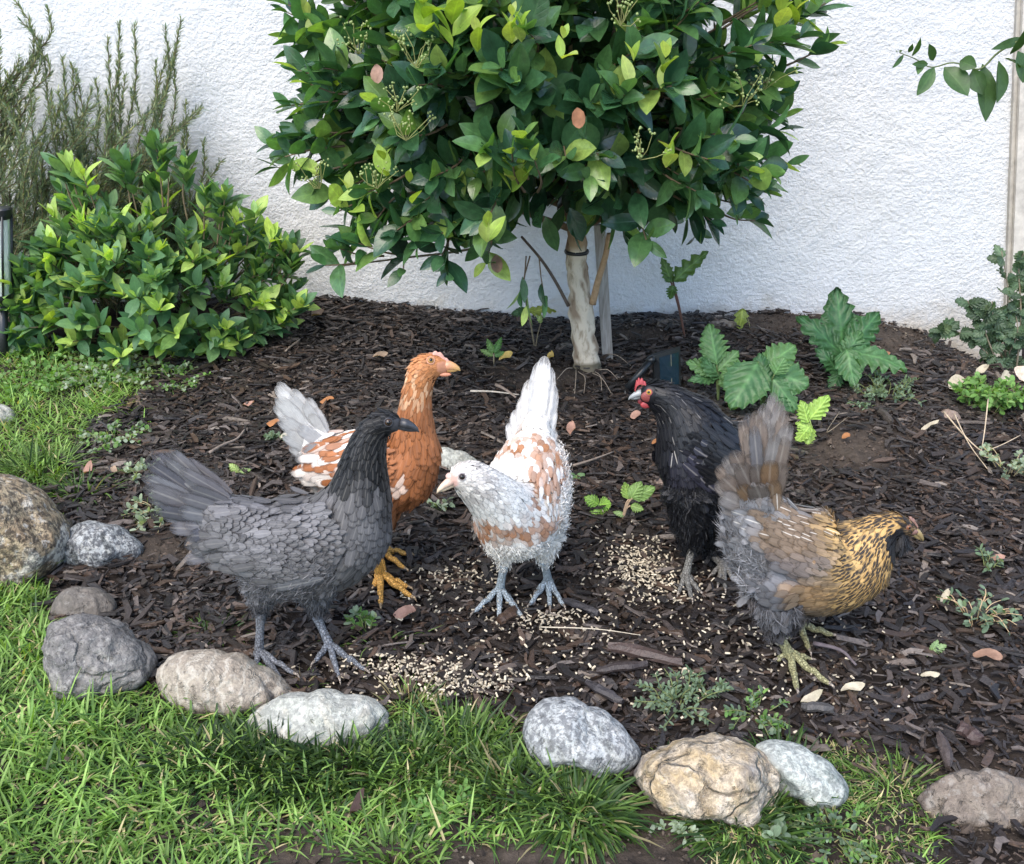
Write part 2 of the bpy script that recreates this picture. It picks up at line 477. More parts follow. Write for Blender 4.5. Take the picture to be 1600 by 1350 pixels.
gx = axis(-40, 40, -1.6, 1.7, .012); gy = axis(-40, 40, .6, 3.0, .012)
X, Y = np.meshgrid(gx, gy)
Z = height(X, Y)
hn = np.zeros_like(Z)
fine = (np.abs(X) < 1.8) & (Y > .5) & (Y < 3.1)
hn[fine] = [noise.fractal(Vector((a * 14, b * 14, .3)), .8, 2.0, 4) * .008 for a, b in zip(X[fine], Y[fine])]
dq = np.zeros_like(Z); qx, qy = gproj(X, np.maximum(Y, .5), Z); dq[fine] = dirtness(qx, qy)[fine]
hn[fine] += np.array([abs(noise.noise(Vector((a * 70, b * 70, 2.)))) for a, b in zip(X[fine], Y[fine])]) * .008 * dq[fine]
Z = Z + hn
gpx, gpy = gproj(X, np.maximum(Y, .5), Z)
dd = dirtness(gpx, gpy)[..., None] * (Y[..., None] > .5)
colr = np.array([.020, .0155, .013]) * (1 - dd) + np.array([.060, .047, .037]) * dd
ny_, nx_ = X.shape
ii = np.arange(ny_ - 1)[:, None] * nx_ + np.arange(nx_ - 1)[None, :]
Qg = np.stack([ii, ii + 1, ii + 1 + nx_, ii + nx_], -1).reshape(-1, 4)
mb = MB(); mb.add(np.stack([X, Y, Z], -1), Qg, None, colr.reshape(-1, 3))
m_soil = mat_attr('soil', .9, .45, 60, .9, .01, .2)
tag(mb.build('ground', m_soil), kind='structure')

# house wall: rough white stucco, real relief
def build_wall():
    m, nt, b, N, Lk = new_mat('stucco')
    p = geo_pos(nt)
    mp = nd(nt, 'ShaderNodeMapping'); mp.inputs['Scale'].default_value = (1, 1, 1.1); Lk.new(p, mp.inputs[0])
    pc = mp.outputs[0]
    f1 = tex_noise(nt, 80, 5, .65, pc, .1); f2 = tex_noise(nt, 210, 3, .6, pc, .2); f3 = tex_noise(nt, 3.2, 4, .6, p)
    stv = nd(nt, 'ShaderNodeSeparateXYZ'); Lk.new(p, stv.inputs[0])
    c = mixc(nt, ramp(nt, f3, [(.35, 0.), (.7, 1.)]), (.70, .705, .715), (.66, .66, .655))
    hs = ramp(nt, tex_noise(nt, 1.3, 5, .65, p, .8), [(.4, 0.), (.7, 1.)]); c = mixc(nt, math_n(nt, 'MULTIPLY', hs, .35), c, (.60, .60, .585))
    # soil splashed on the foot of the wall
    low = math_n(nt, 'ADD', math_n(nt, 'MULTIPLY', stv.outputs[2], 4.5), math_n(nt, 'MULTIPLY', tex_noise(nt, 7, 6, .7, p, .4), 1.5))
    c = mixc(nt, ramp(nt, low, [(.35, .8), (.8, .35), (1.7, 0.)]), c, (.46, .39, .29))
    c = mixc(nt, math_n(nt, 'MULTIPLY', ramp(nt, tex_noise(nt, 9, 6, .7, p), [(.62, 0.), (.8, 1.)]), .3), c, (.5, .47, .42))
    Lk.new(c, b.inputs['Base Color']); b.inputs['Roughness'].default_value = .85; b.inputs['Specular IOR Level'].default_value = .3
    h = math_n(nt, 'ADD', math_n(nt, 'MULTIPLY', ramp(nt, f1, [(.38, 0.), (.66, 1.)]), 1.0), math_n(nt, 'MULTIPLY', f2, .35))
    h = math_n(nt, 'ADD', h, math_n(nt, 'MULTIPLY', tex_noise(nt, 14, 4, .6, p, .5), 1.6)); bump(nt, b, h, .6, .005)
    xr = WX
    xs = np.concatenate([[-5, -3, -2.2], np.arange(-1.7, xr - .012, .012), [xr - .01, xr]]); zs = np.concatenate([[-.6, -.35], np.arange(-.28, 1.1, .012), [1.3, 1.8, 2.9]])
    A, Bz = np.meshgrid(xs, zs)
    dy = np.array([noise.fractal(Vector((a * 22, c_ * 22, 4.)), .7, 2.1, 4) * .0022 + noise.noise(Vector((a * 3, c_ * 3, 1.))) * .004 for a, c_ in zip(A.ravel(), Bz.ravel())]).reshape(A.shape)
    lowz = sstep(-.02, -.2, Bz) * sstep(.9, 1.3, A)
    dy = dy - lowz * .035 + lowz * .02 * np.sin(A * 40) * np.sin(Bz * 55)
    A = A + (XE(Bz) - WX) * sstep(.6, xr, A)
    V = np.stack([A, WALLY + dy, Bz], -1).reshape(-1, 3); nx = len(xs); nz = len(zs)
    i0 = np.arange(nz - 1)[:, None] * nx + np.arange(nx - 1)[None, :]
    Q = np.stack([i0, i0 + 1, i0 + 1 + nx, i0 + nx], -1).reshape(-1, 4)
    mb = MB(); mb.add(V, Q)
    lean_box(mb, -5, XE(-.6), -5, XE(2.9), WALLY + .02, WALLY + .22, -.6, 2.9, (1, 1, 1))
    return tag(mb.build('house_wall', m, origin=(0, WALLY, 0)), 'white rough stucco house wall behind the planting bed', 'wall')
def lean_box(mb, xa0, xa1, xb0, xb1, y0, y1, z0, z1, col):
    V = [(xa0, y0, z0), (xa1, y0, z0), (xa1, y1, z0), (xa0, y1, z0), (xb0, y0, z1), (xb1, y0, z1), (xb1, y1, z1), (xb0, y1, z1)]
    mb.add(V, [(0, 3, 2, 1), (4, 5, 6, 7), (0, 1, 5, 4), (1, 2, 6, 5), (2, 3, 7, 6), (3, 0, 4, 7)], None, col)
EB = P(1568, 560, WALLY); ET = P(1589, 0, WALLY); WX = EB[0]
def XE(z): return EB[0] + (ET[0] - EB[0]) * (z - EB[2]) / (ET[2] - EB[2])
build_wall()
# wooden corner trim at the right end and boards coloured dark for the shaded gap past it
mb = MB(); x0 = WX
e0, e1 = XE(-.4), XE(2.9)
lean_box(mb, e0 + .004, e0 + .040, e1 + .004, e1 + .040, WALLY - .028, WALLY + .05, -.4, 2.9, (.52, .48, .42))
lean_box(mb, e0 - .006, e0 + .0035, e1 - .006, e1 + .0035, WALLY - .014, WALLY + .015, -.4, 2.9, (.42, .39, .34))
m_wood = mat_attr('weathered_wood', .8, .3, 30, .5, .003)
tag(mb.build('corner_trim', m_wood, smooth=False, origin=(x0, WALLY, -.2)), 'weathered cream wooden board closing the right end of the white wall', 'trim')
mb = MB()
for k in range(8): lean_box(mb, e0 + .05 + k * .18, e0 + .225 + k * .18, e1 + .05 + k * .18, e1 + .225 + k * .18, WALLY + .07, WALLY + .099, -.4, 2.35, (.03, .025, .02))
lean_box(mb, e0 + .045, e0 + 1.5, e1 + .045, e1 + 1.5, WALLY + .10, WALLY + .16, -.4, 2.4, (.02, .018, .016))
tag(mb.build('dark_gap_boards', m_wood, smooth=False, origin=(x0 + .7, WALLY + .1, -.2)), 'boards coloured dark as the shaded gap just past the wall end at the right edge', 'dark gap')

# ------------------------------------------------------------------ where lawn grows, in ground coordinates read off the photo
LAWN_BACK = [(-400, 555), (60, 552), (150, 560), (235, 585), (215, 620), (160, 650), (120, 700), (100, 760), (-400, 800)]
LAWN_FRONT = [(-500, 830), (20, 850), (70, 900), (80, 990), (120, 1085), (245, 1070), (300, 1110), (395, 1110), (420, 1135), (610, 1120), (650, 1085), (790, 1125), (830, 1190), (960, 1200), (985, 1290), (930, 1325), (840, 1345), (760, 1318), (640, 1345), (560, 1350), (480, 1318), (400, 1345), (370, 1450), (-700, 1700)]
LAWN_RIGHT = [(1215, 1180), (1330, 1150), (1440, 1200), (1470, 1260), (1450, 1450), (1080, 1450), (1120, 1300), (1200, 1270)]

def scatter(n, x0, x1, y0, y1):
    return R.uniform(x0, x1, n), R.uniform(y0, y1, n)

# ------------------------------------------------------------------ bark mulch
def chips():
    x, y = scatter(102000, -1.75, 2.25, .78, 2.86)
    px, py = gproj(x, y)
    lawn = inpoly(px, py, LAWN_FRONT) | inpoly(px, py, LAWN_BACK)
    keep = (px > -60) & (px < 1950) & (py < 1500) & ~((py > 1240) & (px < 1380)) & ~(lawn)
    keep &= ~(lawn & (R.rand(len(x)) < .93)) & ~(inpoly(px, py, LAWN_RIGHT) & (R.rand(len(x)) < .6))
    keep &= R.rand(len(x)) > dirtness(px, py) * 1.15
    keep &= ~((px < 330) & (py < 560))
    x = x[keep]; y = y[keep]; n = len(x)
    L = np.exp(R.normal(np.log(.0155), .6, n)); L = np.clip(L, .005, .07) * np.where(y < 1.05, .7, 1.); W = np.clip(L * R.uniform(.12, .42, n), .0018, .011); H = np.clip(W * R.uniform(.25, .5, n), .0012, .006)
    yaw = R.normal(0, 1.1, n); pit = R.normal(0, .17, n); rol = R.normal(0, .3, n)
    z = height(x, y) + .003 + R.rand(n) ** 1.6 * .011
    ca, sa = np.cos(yaw), np.sin(yaw); cp, sp = np.cos(pit), np.sin(pit)
    ax = np.stack([ca * cp, sa * cp, sp], -1)
    sd0 = np.stack([-sa, ca, 0 * ca], -1); up0 = np.cross(ax, sd0)
    cr_, sr_ = np.cos(rol)[:, None], np.sin(rol)[:, None]
    sd = sd0 * cr_ + up0 * sr_; up = -sd0 * sr_ + up0 * cr_
    c = np.stack([x, y, z], -1)
    # twelve corners: two ends and a bent middle, every corner jittered so edges splinter
    st = np.array([-.5, .05, .5]); V = np.zeros((n, 3, 4, 3))
    bend = R.normal(0, .12, n)
    for i, s in enumerate(st):
        wsc = R.uniform(.35, 1., n) if i != 1 else R.uniform(.8, 1.1, n)
        for k, (a, b) in enumerate(((-1, -1), (1, -1), (1, 1), (-1, 1))):
            j = R.uniform(-.12, .12, n)
            V[:, i, k] = c + ax * ((s + j * (i != 1)) * L)[:, None] + sd * (a * .5 * W * wsc + (bend * L * (i == 1)))[:, None] + up * (b * .5 * H * R.uniform(.6, 1.2, n))[:, None]
    q = []
    for i in (0, 1):
        for k in range(4):
            l = (k + 1) % 4; q.append((i * 4 + k, i * 4 + l, i * 4 + 4 + l, i * 4 + 4 + k))
    q += [(3, 2, 1, 0), (8, 9, 10, 11)]
    Q = (np.array(q)[None] + (np.arange(n) * 12)[:, None, None]).reshape(-1, 4)
    t = R.rand(n)
    base = np.array([.030, .021, .0175]); pal = np.array([[.017, .0135, .0125], [.030, .022, .018], [.060, .038, .026], [.090, .072, .062], [.17, .14, .115]])
    idx = np.digitize(t, [.40, .74, .89, .978]); cc = pal[idx] * R.uniform(.75, 1.3, (n, 1))
    mb = MB(); mb.add(V, Q, None, np.repeat(cc, 12, 0))
    return mb
def crumbs():
    x, y = scatter(110000, -1.75, 1.8, .72, 2.86); px, py = gproj(x, y)
    k = (R.rand(len(x)) < dirtness(px, py) * .55) | (R.rand(len(x)) < .16) | ((py > 1270) & (R.rand(len(x)) < .35)); x = x[k]; y = y[k]; n = len(x)
    s = np.clip(np.exp(R.normal(np.log(.0022), .5, n)), .0008, .008)
    ico = np.array([(1, 0, 0), (-1, 0, 0), (0, 1, 0), (0, -1, 0), (0, 0, 1), (0, 0, -1.)]); F = np.array([(0, 2, 4), (2, 1, 4), (1, 3, 4), (3, 0, 4), (2, 0, 5), (1, 2, 5), (3, 1, 5), (0, 3, 5)])
    V = ico[None] * s[:, None, None] * R.uniform(.6, 1.3, (n, 6, 1)) + R.normal(0, .2, (n, 6, 3)) * s[:, None, None] + np.stack([x, y, height(x, y) + .004], -1)[:, None]
    T = (F[None] + (np.arange(n) * 6)[:, None, None]).reshape(-1, 3); c = np.array([.07, .054, .043]) * R.uniform(.5, 1.6, (n, 1)); c[R.rand(n) < .03] = (.3, .26, .2)
    mb = MB(); mb.add(V, None, T, np.repeat(c, 6, 0)); return mb
tag(crumbs().build('soil_crumbs', m_soil, smooth=False), 'crumbs of dry brown soil on the bare patches', 'soil', kind='stuff')
m_chip = mat_attr('bark', .5, .4, 170, .8, .0025, .5)
tag(chips().build('bark_mulch', m_chip, smooth=False), 'dark brown shredded bark mulch covering the planting bed', 'mulch', kind='stuff')

def big_chip(px, py, px2, py2, w, col=(.05, .034, .026), lab=None):
    a = G(px, py); b_ = G(px2, py2); c = (a + b_) / 2; c[2] += .012 + w * .2
    d = nrmz(b_ - a); L = np.linalg.norm(b_ - a); s = nrmz(np.cross(d, [0, 0, 1])); u = np.cross(s, d)
    mb = MB(); K = 7; V = []
    for i in range(K):
        t = i / (K - 1) - .5; ww = w * (1 - (2 * abs(t)) ** 3 * .6) * random.uniform(.85, 1.1); hh = w * .32 * random.uniform(.8, 1.1)
        o = s * random.uniform(-.1, .1) * w + u * (.05 * L * (1 - 4 * t * t))
        for (aa, bb) in ((-1, -.6), (1, -.7), (1.05, .1), (.45, .9), (-.3, 1.1), (-1, .3)):
            V.append(c + d * (t * L + random.uniform(-.02, .02) * L) + o + s * aa * ww * .5 * random.uniform(.9, 1.1) + u * bb * hh * random.uniform(.8, 1.2))
    Q = [(i * 6 + k, i * 6 + (k + 1) % 6, i * 6 + 6 + (k + 1) % 6, i * 6 + 6 + k) for i in range(K - 1) for k in range(6)]
    m = (K - 1) * 6
    mb.add(V, Q + [(0, 5, 4, 3), (0, 3, 2, 1), (m, m + 1, m + 2, m + 3), (m, m + 3, m + 4, m + 5)], None, col)
    tag(mb.build('bark_chip', m_chip, smooth=False, origin=c), lab, 'bark chip', 'larger pieces of bark on the mulch')
for a in [
    (950, 1025, 1065, 1052, .022, (.055, .036, .03), 'long brown bark piece in front of the white hen, largest on the bed'),
    (930, 1062, 1010, 1052, .016, (.035, .026, .024), 'dark bark splinter lying just in front of the largest brown bark piece'),
    (915, 1080, 972, 1112, .015, (.03, .026, .028), 'dark bark piece leaning above the white speckled rock'),
    (780, 985, 806, 965, .02, (.06, .035, .022), 'short brown bark piece at the white hen left foot'),
    (878, 950, 935, 972, .014, (.03, .027, .03), 'flat dark bark slab beside the white hen right foot'),
    (1300, 610, 1400, 650, .001, (.04, .03, .026), None),
    (1265, 845, 1325, 838, .001, (.03, .026, .026), None),
    (582, 590, 618, 572, .001, (.03, .026, .026), None),
    (575, 712, 560, 742, .02, (.045, .032, .026), 'dark bark piece between the white tail and the grey hen back'),
    (1372, 652, 1392, 672, .02, (.045, .036, .03), 'blocky brown bark piece behind the golden hen, beside the silver weed'),
    (1465, 1160, 1480, 1215, .014, (.06, .045, .04), 'brown bark stick standing up to the dirt covered stone'),
    (1495, 1150, 1530, 1175, .024, (.05, .03, .026), 'reddish brown bark chunk above the dirt covered stone'),
    (1250, 1118, 1300, 1122, .016, (.05, .046, .044), 'grey bark slab in front of the golden hen foot')]:
    if a[-1]: big_chip(*a)

# ------------------------------------------------------------------ scattered feed pellets
def pellets():
    C = []
    for (cx, cy, sx, sy, n) in [(1000, 890, 26, 20, 420), (1035, 925, 36, 18, 170), (715, 912, 45, 12, 130), (690, 1062, 75, 18, 330), (610, 1050, 50, 10, 120), (845, 975, 60, 16, 190), (730, 1078, 30, 8, 150), (1000, 1020, 120, 50, 140), (1180, 1030, 90, 55, 110), (1090, 990, 120, 40, 90), (1280, 1090, 90, 30, 70), (980, 860, 50, 40, 60), (660, 985, 60, 40, 60)]:
        for i in range(n):
            C.append((random.gauss(cx, sx), random.gauss(cy, sy)))
    rows = [G(a, b) for a, b in C]
    p = np.array(rows); n = len(p)
    p[:, 2] += R.uniform(.006, .017, n)
    yaw = R.uniform(0, 6.28, n); pit = R.normal(0, .3, n)
    ax = np.stack([np.cos(yaw) * np.cos(pit), np.sin(yaw) * np.cos(pit), np.sin(pit)], -1)
    sd = np.stack([-np.sin(yaw), np.cos(yaw), 0 * yaw], -1); up = np.cross(ax, sd)
    L = R.uniform(.0018, .0085, n); r = R.uniform(.0009, .0017, n)
    sv = [-.5, -.42, .42, .5]; rv = [.85, 1, 1, .85]; V = np.zeros((n, 4, 6, 3))
    for i in range(4):
        for k in range(6):
            a = k * math.pi / 3
            V[:, i, k] = p + ax * (sv[i] * L)[:, None] + (sd * math.cos(a) + up * math.sin(a)) * (rv[i] * r)[:, None]
    q = [(i * 6 + k, i * 6 + (k + 1) % 6, i * 6 + 6 + (k + 1) % 6, i * 6 + 6 + k) for i in range(3) for k in range(6)]
    q += [(0, 3, 2, 1), (0, 5, 4, 3), (18, 19, 20, 21), (18, 21, 22, 23)]
    Q = (np.array(q)[None] + (np.arange(n) * 24)[:, None, None]).reshape(-1, 4)
    cc = np.array([.60, .52, .39]) * R.uniform(.4, 1.15, (n, 1))
    mb = MB(); mb.add(V, Q, None, np.repeat(cc, 24, 0)); return mb
tag(pellets().build('feed_pellets', mat_attr('feed', .8, .2, 300, .3, .0005, .2), smooth=False), 'pale beige chicken feed pellets scattered over the mulch', 'feed', kind='stuff')

# ------------------------------------------------------------------ lawn
m_grass = mat_leaf('grass', .5, .3, 1., .12, .4, .2, 1.1, .1)
GRN = np.array([[.04, .095, .022], [.085, .17, .03], [.16, .28, .055], [.23, .36, .09], [.44, .38, .2]])
def grass_patch(mb, n, poly, box_, hmin, hmax, wid, pal_w, lean=.7, dens=None, thin=1.):
    x, y = scatter(n, *box_)
    px, py = gproj(x, y)
    k = inpoly(px, py, poly) & (px > -500) & (px < 1750) & (py < 1900)
    if dens is not None: k &= R.rand(n) < dens(px, py)
    x = x[k]; y = y[k]; n = len(x)
    # blades grow in small tillers
    yaw = R.uniform(0, 6.28, n)
    cl = np.array([noise.noise(Vector((a * 9, b * 9, 0))) for a, b in zip(x, y)])
    L = R.uniform(hmin, hmax, n) * (1 + .5 * cl)
    ln = np.abs(R.normal(lean, .35, n))
    d = np.stack([np.cos(yaw) * ln, np.sin(yaw) * ln, np.ones(n)], -1)
    nr = np.stack([-np.cos(yaw), -np.sin(yaw), ln], -1)
    idx = np.searchsorted(np.cumsum(pal_w), R.rand(n)).clip(0, 4)
    c = GRN[idx] * R.uniform(.75, 1.25, (n, 1)) * (1 + .35 * cl[:, None])
    ribbons(mb, np.stack([x, y, height(x, y) - .002], -1), d, nr, L, R.uniform(.6, 1.2, n) * wid, c, None, 'grass', 0, 0, .35, R.uniform(.1, .8, n) * thin)
mb = MB()
grass_patch(mb, 105000, LAWN_FRONT, (-1.9, .35, .5, 1.6), .018, .052, .0030, [.22, .26, .25, .17, .10], 1.4, dens=lambda a, b: np.where(a < 420, 1, .62))
grass_patch(mb, 26000, LAWN_FRONT, (-1.9, .35, .5, 1.6), .035, .075, .0036, [.05, .2, .38, .35, .02], .8, dens=lambda a, b: np.where(a < 300, 1, .45))
tag(mb.build('lawn_grass', m_grass), 'green lawn grass in front of the stone edging', 'grass', kind='stuff')
mb = MB()
grass_patch(mb, 31000, LAWN_BACK, (-2.1, -.6, 1.5, 2.75), .03, .07, .0030, [.05, .25, .35, .28, .07], 1.1)
grass_patch(mb, 4000, [(150, 560), (330, 560), (300, 600), (220, 680), (120, 700)], (-1.75, -.6, 1.5, 2.75), .02, .05, .0022, [.1, .3, .3, .2, .1], 1.2)
tag(mb.build('back_lawn_grass', m_grass), 'wispy light green grass between the left shrub and the boulder', 'grass', kind='stuff')
mb = MB()
grass_patch(mb, 26000, LAWN_RIGHT, (.1, .95, .75, 1.25), .012, .03, .0020, [.2, .25, .2, .1, .25], 1.1)
tag(mb.build('right_lawn_grass', m_grass), 'thin fine grass right of the tan rock', 'grass', kind='stuff')

def tuft(px, py, rx, ry, n, h, w, pal_w, lab, lean=.8, name='grass_tuft', group='larger grass tufts along the lawn edge', dark=1.):
    c = G(px, py); m = mpp(c); mb = MB()
    a = R.uniform(0, 6.28, n); rr = np.sqrt(R.rand(n))
    x = c[0] + np.cos(a) * rr * rx * m; y = c[1] + np.sin(a) * rr * ry * m * 1.7
    out = np.stack([np.cos(a), np.sin(a), np.zeros(n)], -1) * (rr * lean * 1.35)[:, None] + R.normal(0, .28, (n, 3)); out[:, 2] = 1
    L = R.uniform(.5, 1.2, n) * h * 1.12
    idx = np.searchsorted(np.cumsum(pal_w), R.rand(n)).clip(0, 4)
    cc = GRN[idx] * R.uniform(.7, 1.2, (n, 1)) * dark * .62
    side = nrmz(np.cross(out, [0, 0, 1.]) + R.normal(0, .3, (n, 3)))
    ribbons(mb, np.stack([x, y, height(x, y) - .002], -1), out, np.cross(side, out), L, R.uniform(.7, 1.2, n) * w, cc, None, 'grass', 0, 0, .4, R.uniform(.15, .9, n))
    tag(mb.build(name, m_grass, origin=c), lab, 'grass tuft', group)
DK = [.6, .3, .08, .02, 0.]; ME = [.35, .35, .2, .05, .05]; DRY = [.05, .15, .2, .15, .45]
tuft(330, 1190, 70, 35, 420, .05, .0042, DK, 'dark green tuft in front of the striped rock', dark=.9)
tuft(420, 1195, 70, 38, 520, .055, .0042, DK, 'dark green tuft in front of the long pale rock, left half', dark=.8)
tuft(530, 1195, 75, 40, 560, .055, .0042, DK, 'dark green tuft in front of the long pale rock, right half', dark=.8)
tuft(640, 1200, 60, 35, 300, .05, .0038, ME, 'green tuft right of the dark tufts, below the dry straw clump')
tuft(725, 1170, 75, 40, 420, .06, .0034, ME, 'tall green tuft left of the white speckled rock')
tuft(800, 1230, 60, 35, 340, .055, .0036, ME, 'green tuft touching the lower left of the white speckled rock')
tuft(900, 1265, 70, 35, 460, .062, .0036, [.4, .35, .15, .05, .05], 'spreading dark green tuft below the white speckled rock', 1.3)
tuft(1165, 1290, 70, 40, 480, .06, .0036, DK, 'dark green tuft below the tan rock', 1.4)
tuft(1225, 1215, 40, 40, 260, .06, .0036, DK, 'dark green tuft between the tan rock and the greenish rock')
tuft(640, 1105, 35, 18, 200, .045, .0022, DRY, 'dry straw coloured clump at the right end of the long pale rock')
tuft(620, 1345, 55, 25, 230, .035, .0040, [.1, .25, .4, .25, 0], 'bright green clump at the bottom edge on bare soil')
tuft(60, 735, 60, 25, 300, .07, .0036, [.15, .3, .35, .2, 0], 'long bladed light tuft behind the tan boulder', 1.1)
tuft(130, 770, 45, 20, 170, .055, .0036, ME, 'green tuft behind the black and white rock', 1.2)
tuft(330, 985, 60, 14, 110, .035, .0024, ME, 'sparse green sprig clump behind the striped rock', 1.5)
tuft(590, 1010, 45, 12, 30, .06, .0020, [.1, .3, .3, .3, 0], 'thin pale stalks in front of the grey hen feet', 2.0)
tuft(470, 1070, 20, 8, 40, .03, .0022, DRY, 'tiny dry tuft under the grey hen foot')
tuft(1040, 1180, 20, 10, 60, .03, .0018, DRY, 'small dry roots between the white and tan rocks', 1.6)
tuft(1400, 1230, 60, 25, 160, .05, .0022, [.1, .2, .3, .15, .25], 'loose pale stalks left of the dirt covered stone', 1.5)

# ------------------------------------------------------------------ stones
def rock(lab, outline, mat, thick=.8, name='rock', group='stones edging the bed', bumpy=.03, Yc=None, seed=0, yoff=.35):
    o = np.array(outline, float); c = o.mean(0)
    c = np.array([(o[:, 0].min() + o[:, 0].max()) / 2, (o[:, 1].min() + o[:, 1].max()) / 2])
    foot = G(c[0], o[:, 1].max() - (o[:, 1].max() - o[:, 1].min()) * .12)
    Yc = foot[1] + .5 * yoff * (o[:, 0].max() - o[:, 0].min()) * mpp(foot) if Yc is None else Yc
    cen = P(c[0], c[1], Yc); m = mpp(cen)
    ang = np.arctan2(-(o[:, 1] - c[1]), o[:, 0] - c[0]); rad = np.hypot(o[:, 0] - c[0], o[:, 1] - c[1]) * m
    k = np.argsort(ang); ang = ang[k]; rad = rad[k]
    ang = np.concatenate([ang - 2 * math.pi, ang, ang + 2 * math.pi]); rad = np.tile(rad, 3)
    mean = np.median(rad[:len(o)]); dep = thick * (o[:, 1].max() - o[:, 1].min()) * m * .5 * 1.25
    nu, nv = 72, 44; V = []
    rs = random.Random(seed + 5); planes = [(nrmz(np.array([rs.gauss(0, 1), rs.gauss(0, 1), rs.gauss(0, 1)])), rs.uniform(.78, .95)) for _ in range(9)]
    for i in range(nv + 1):
        ph = math.pi * i / nv
        for j in range(nu):
            a = 2 * math.pi * j / nu - math.pi
            r = np.interp(a, ang, rad)
            s_ = math.sin(ph) ** .85; q = np.array([math.cos(a) * s_, -math.cos(ph), math.sin(a) * s_])
            pn = nrmz(q); f = 1.
            for pl, dd_ in planes:
                t = pn @ pl
                if t > dd_ and abs(q[1]) > .35: f = min(f, dd_ / t)
            nz = noise.fractal(Vector(pn * 1.9) + Vector((seed, 0, 0)), .75, 2.0, 5) * bumpy * 2.6 + noise.noise(Vector(pn * 6) + Vector((seed, 3, 0))) * .022
            f *= 1 + nz * (0.35 + .65 * abs(q[1]))
            V.append(cen + np.array([1, 0, 0]) * q[0] * r * f - FW * 0 + UPV * q[2] * r * f + FW * q[1] * dep * f + np.array([0, 0, -.006]))
    Q = [(i * nu + j, (i + 1) * nu + j, (i + 1) * nu + (j + 1) % nu, i * nu + (j + 1) % nu) for i in range(nv) for j in range(nu)]
    mb = MB(); mb.add(V, Q)
    return tag(mb.build(name, mat, origin=(cen[0], cen[1], float(height(cen[0], cen[1])))), lab, 'rock', group)

r_tan = mat_rock('tan_granite', (.50, .41, .27), (.32, .23, .14), (.62, .58, .5), 30, 1., 95, .7)
r_sp = mat_rock('salt_pepper', (.55, .57, .57), (.33, .35, .36), (.10, .11, .11), 26, 1., 120, .7)
r_grey = mat_rock('grey_stone', (.17, .165, .165), (.28, .265, .25), (.42, .40, .37), 20, .5, 110, .9, crack=.35)
r_dk = mat_rock('dark_stone', (.14, .125, .11), (.20, .175, .15), (.26, .23, .2), 20, .3, 120, .6)
r_str = mat_rock('striped_stone', (.42, .37, .30), (.30, .25, .2), (.50, .46, .39), 12, .35, 140, .7, .4)
r_pale = mat_rock('pale_stone', (.54, .55, .50), (.42, .43, .38), (.60, .57, .48), 26, .5, 120, .6)
r_wh = mat_rock('white_speckled', (.58, .60, .60), (.40, .42, .42), (.30, .31, .29), 24, .8, 110, .7)
r_yel = mat_rock('ochre_stone', (.50, .37, .20), (.60, .53, .44), (.24, .21, .19), 13, .5, 130, .9, crack=.5)
r_grn = mat_rock('greenish_stone', (.46, .50, .46), (.58, .61, .57), (.28, .32, .30), 40, .6, 120, .5)
r_brn = mat_rock('brown_pebble', (.34, .25, .2), (.26, .19, .15), (.4, .3, .25), 60, .3, 200, .4)
r_dirt = mat_rock('dirt_stone', (.20, .16, .13), (.26, .22, .18), (.14, .11, .09), 16, .3, 100, .9)

rock('large tan speckled boulder at the left edge', [(-110, 800), (-60, 745), (0, 738), (40, 752), (78, 790), (102, 835), (95, 870), (60, 905), (0, 920), (-80, 900)], r_tan, 1., seed=1)
rock('black and white speckled rock beside the tan boulder', [(92, 860), (100, 830), (125, 812), (160, 815), (200, 832), (224, 853), (215, 872), (180, 884), (140, 888), (105, 885)], r_sp, 1., seed=2)
rock('small dark brown rock behind the grey rock', [(80, 945), (95, 920), (130, 914), (158, 920), (180, 940), (178, 958), (150, 968), (110, 972), (85, 965)], r_dk, .9, seed=3)
rock('cracked grey rock half sunk in the grass', [(75, 980), (92, 962), (130, 957), (165, 965), (205, 995), (236, 1025), (232, 1055), (190, 1080), (140, 1095), (100, 1085), (85, 1040)], r_grey, .8, seed=4, bumpy=.06)
rock('grey tan rock with pale stripes beside the grey hen feet', [(247, 1042), (262, 1022), (310, 1013), (350, 1017), (400, 1035), (440, 1058), (457, 1080), (450, 1095), (400, 1108), (330, 1118), (275, 1105), (255, 1075)], r_str, .85, seed=5, bumpy=.04)
rock('long pale rock partly hidden by dark grass', [(385, 1115), (420, 1092), (480, 1080), (540, 1082), (590, 1090), (608, 1108), (606, 1135), (560, 1170), (480, 1178), (410, 1150)], r_pale, .8, seed=6)
rock('white speckled rock in the middle of the front edge', [(817, 1140), (828, 1108), (850, 1090), (875, 1087), (920, 1100), (960, 1120), (985, 1145), (1000, 1170), (980, 1195), (940, 1210), (880, 1205), (830, 1175)], r_wh, .95, seed=7)
rock('large yellow tan rock with a grey ridge', [(992, 1210), (1005, 1185), (1045, 1165), (1100, 1150), (1145, 1150), (1190, 1165), (1215, 1195), (1205, 1235), (1190, 1270), (1150, 1285), (1090, 1280), (1040, 1260), (1008, 1235)], r_yel, .95, seed=8, bumpy=.05)
rock('long greenish white rock behind the tan rock', [(1180, 1162), (1200, 1153), (1235, 1157), (1275, 1175), (1310, 1200), (1327, 1225), (1318, 1248), (1285, 1262), (1240, 1240), (1200, 1200)], r_grn, .8, seed=9)
rock('small pale rock at the left edge in the back grass', [(-40, 655), (-20, 632), (5, 629), (20, 640), (22, 655), (5, 665), (-20, 668)], r_pale, .9, seed=10)
rock('flat whitish stone between the brown and white hens', [(655, 715), (675, 701), (710, 700), (735, 708), (750, 722), (735, 738), (700, 742), (665, 735)], r_pale, .8, seed=11)
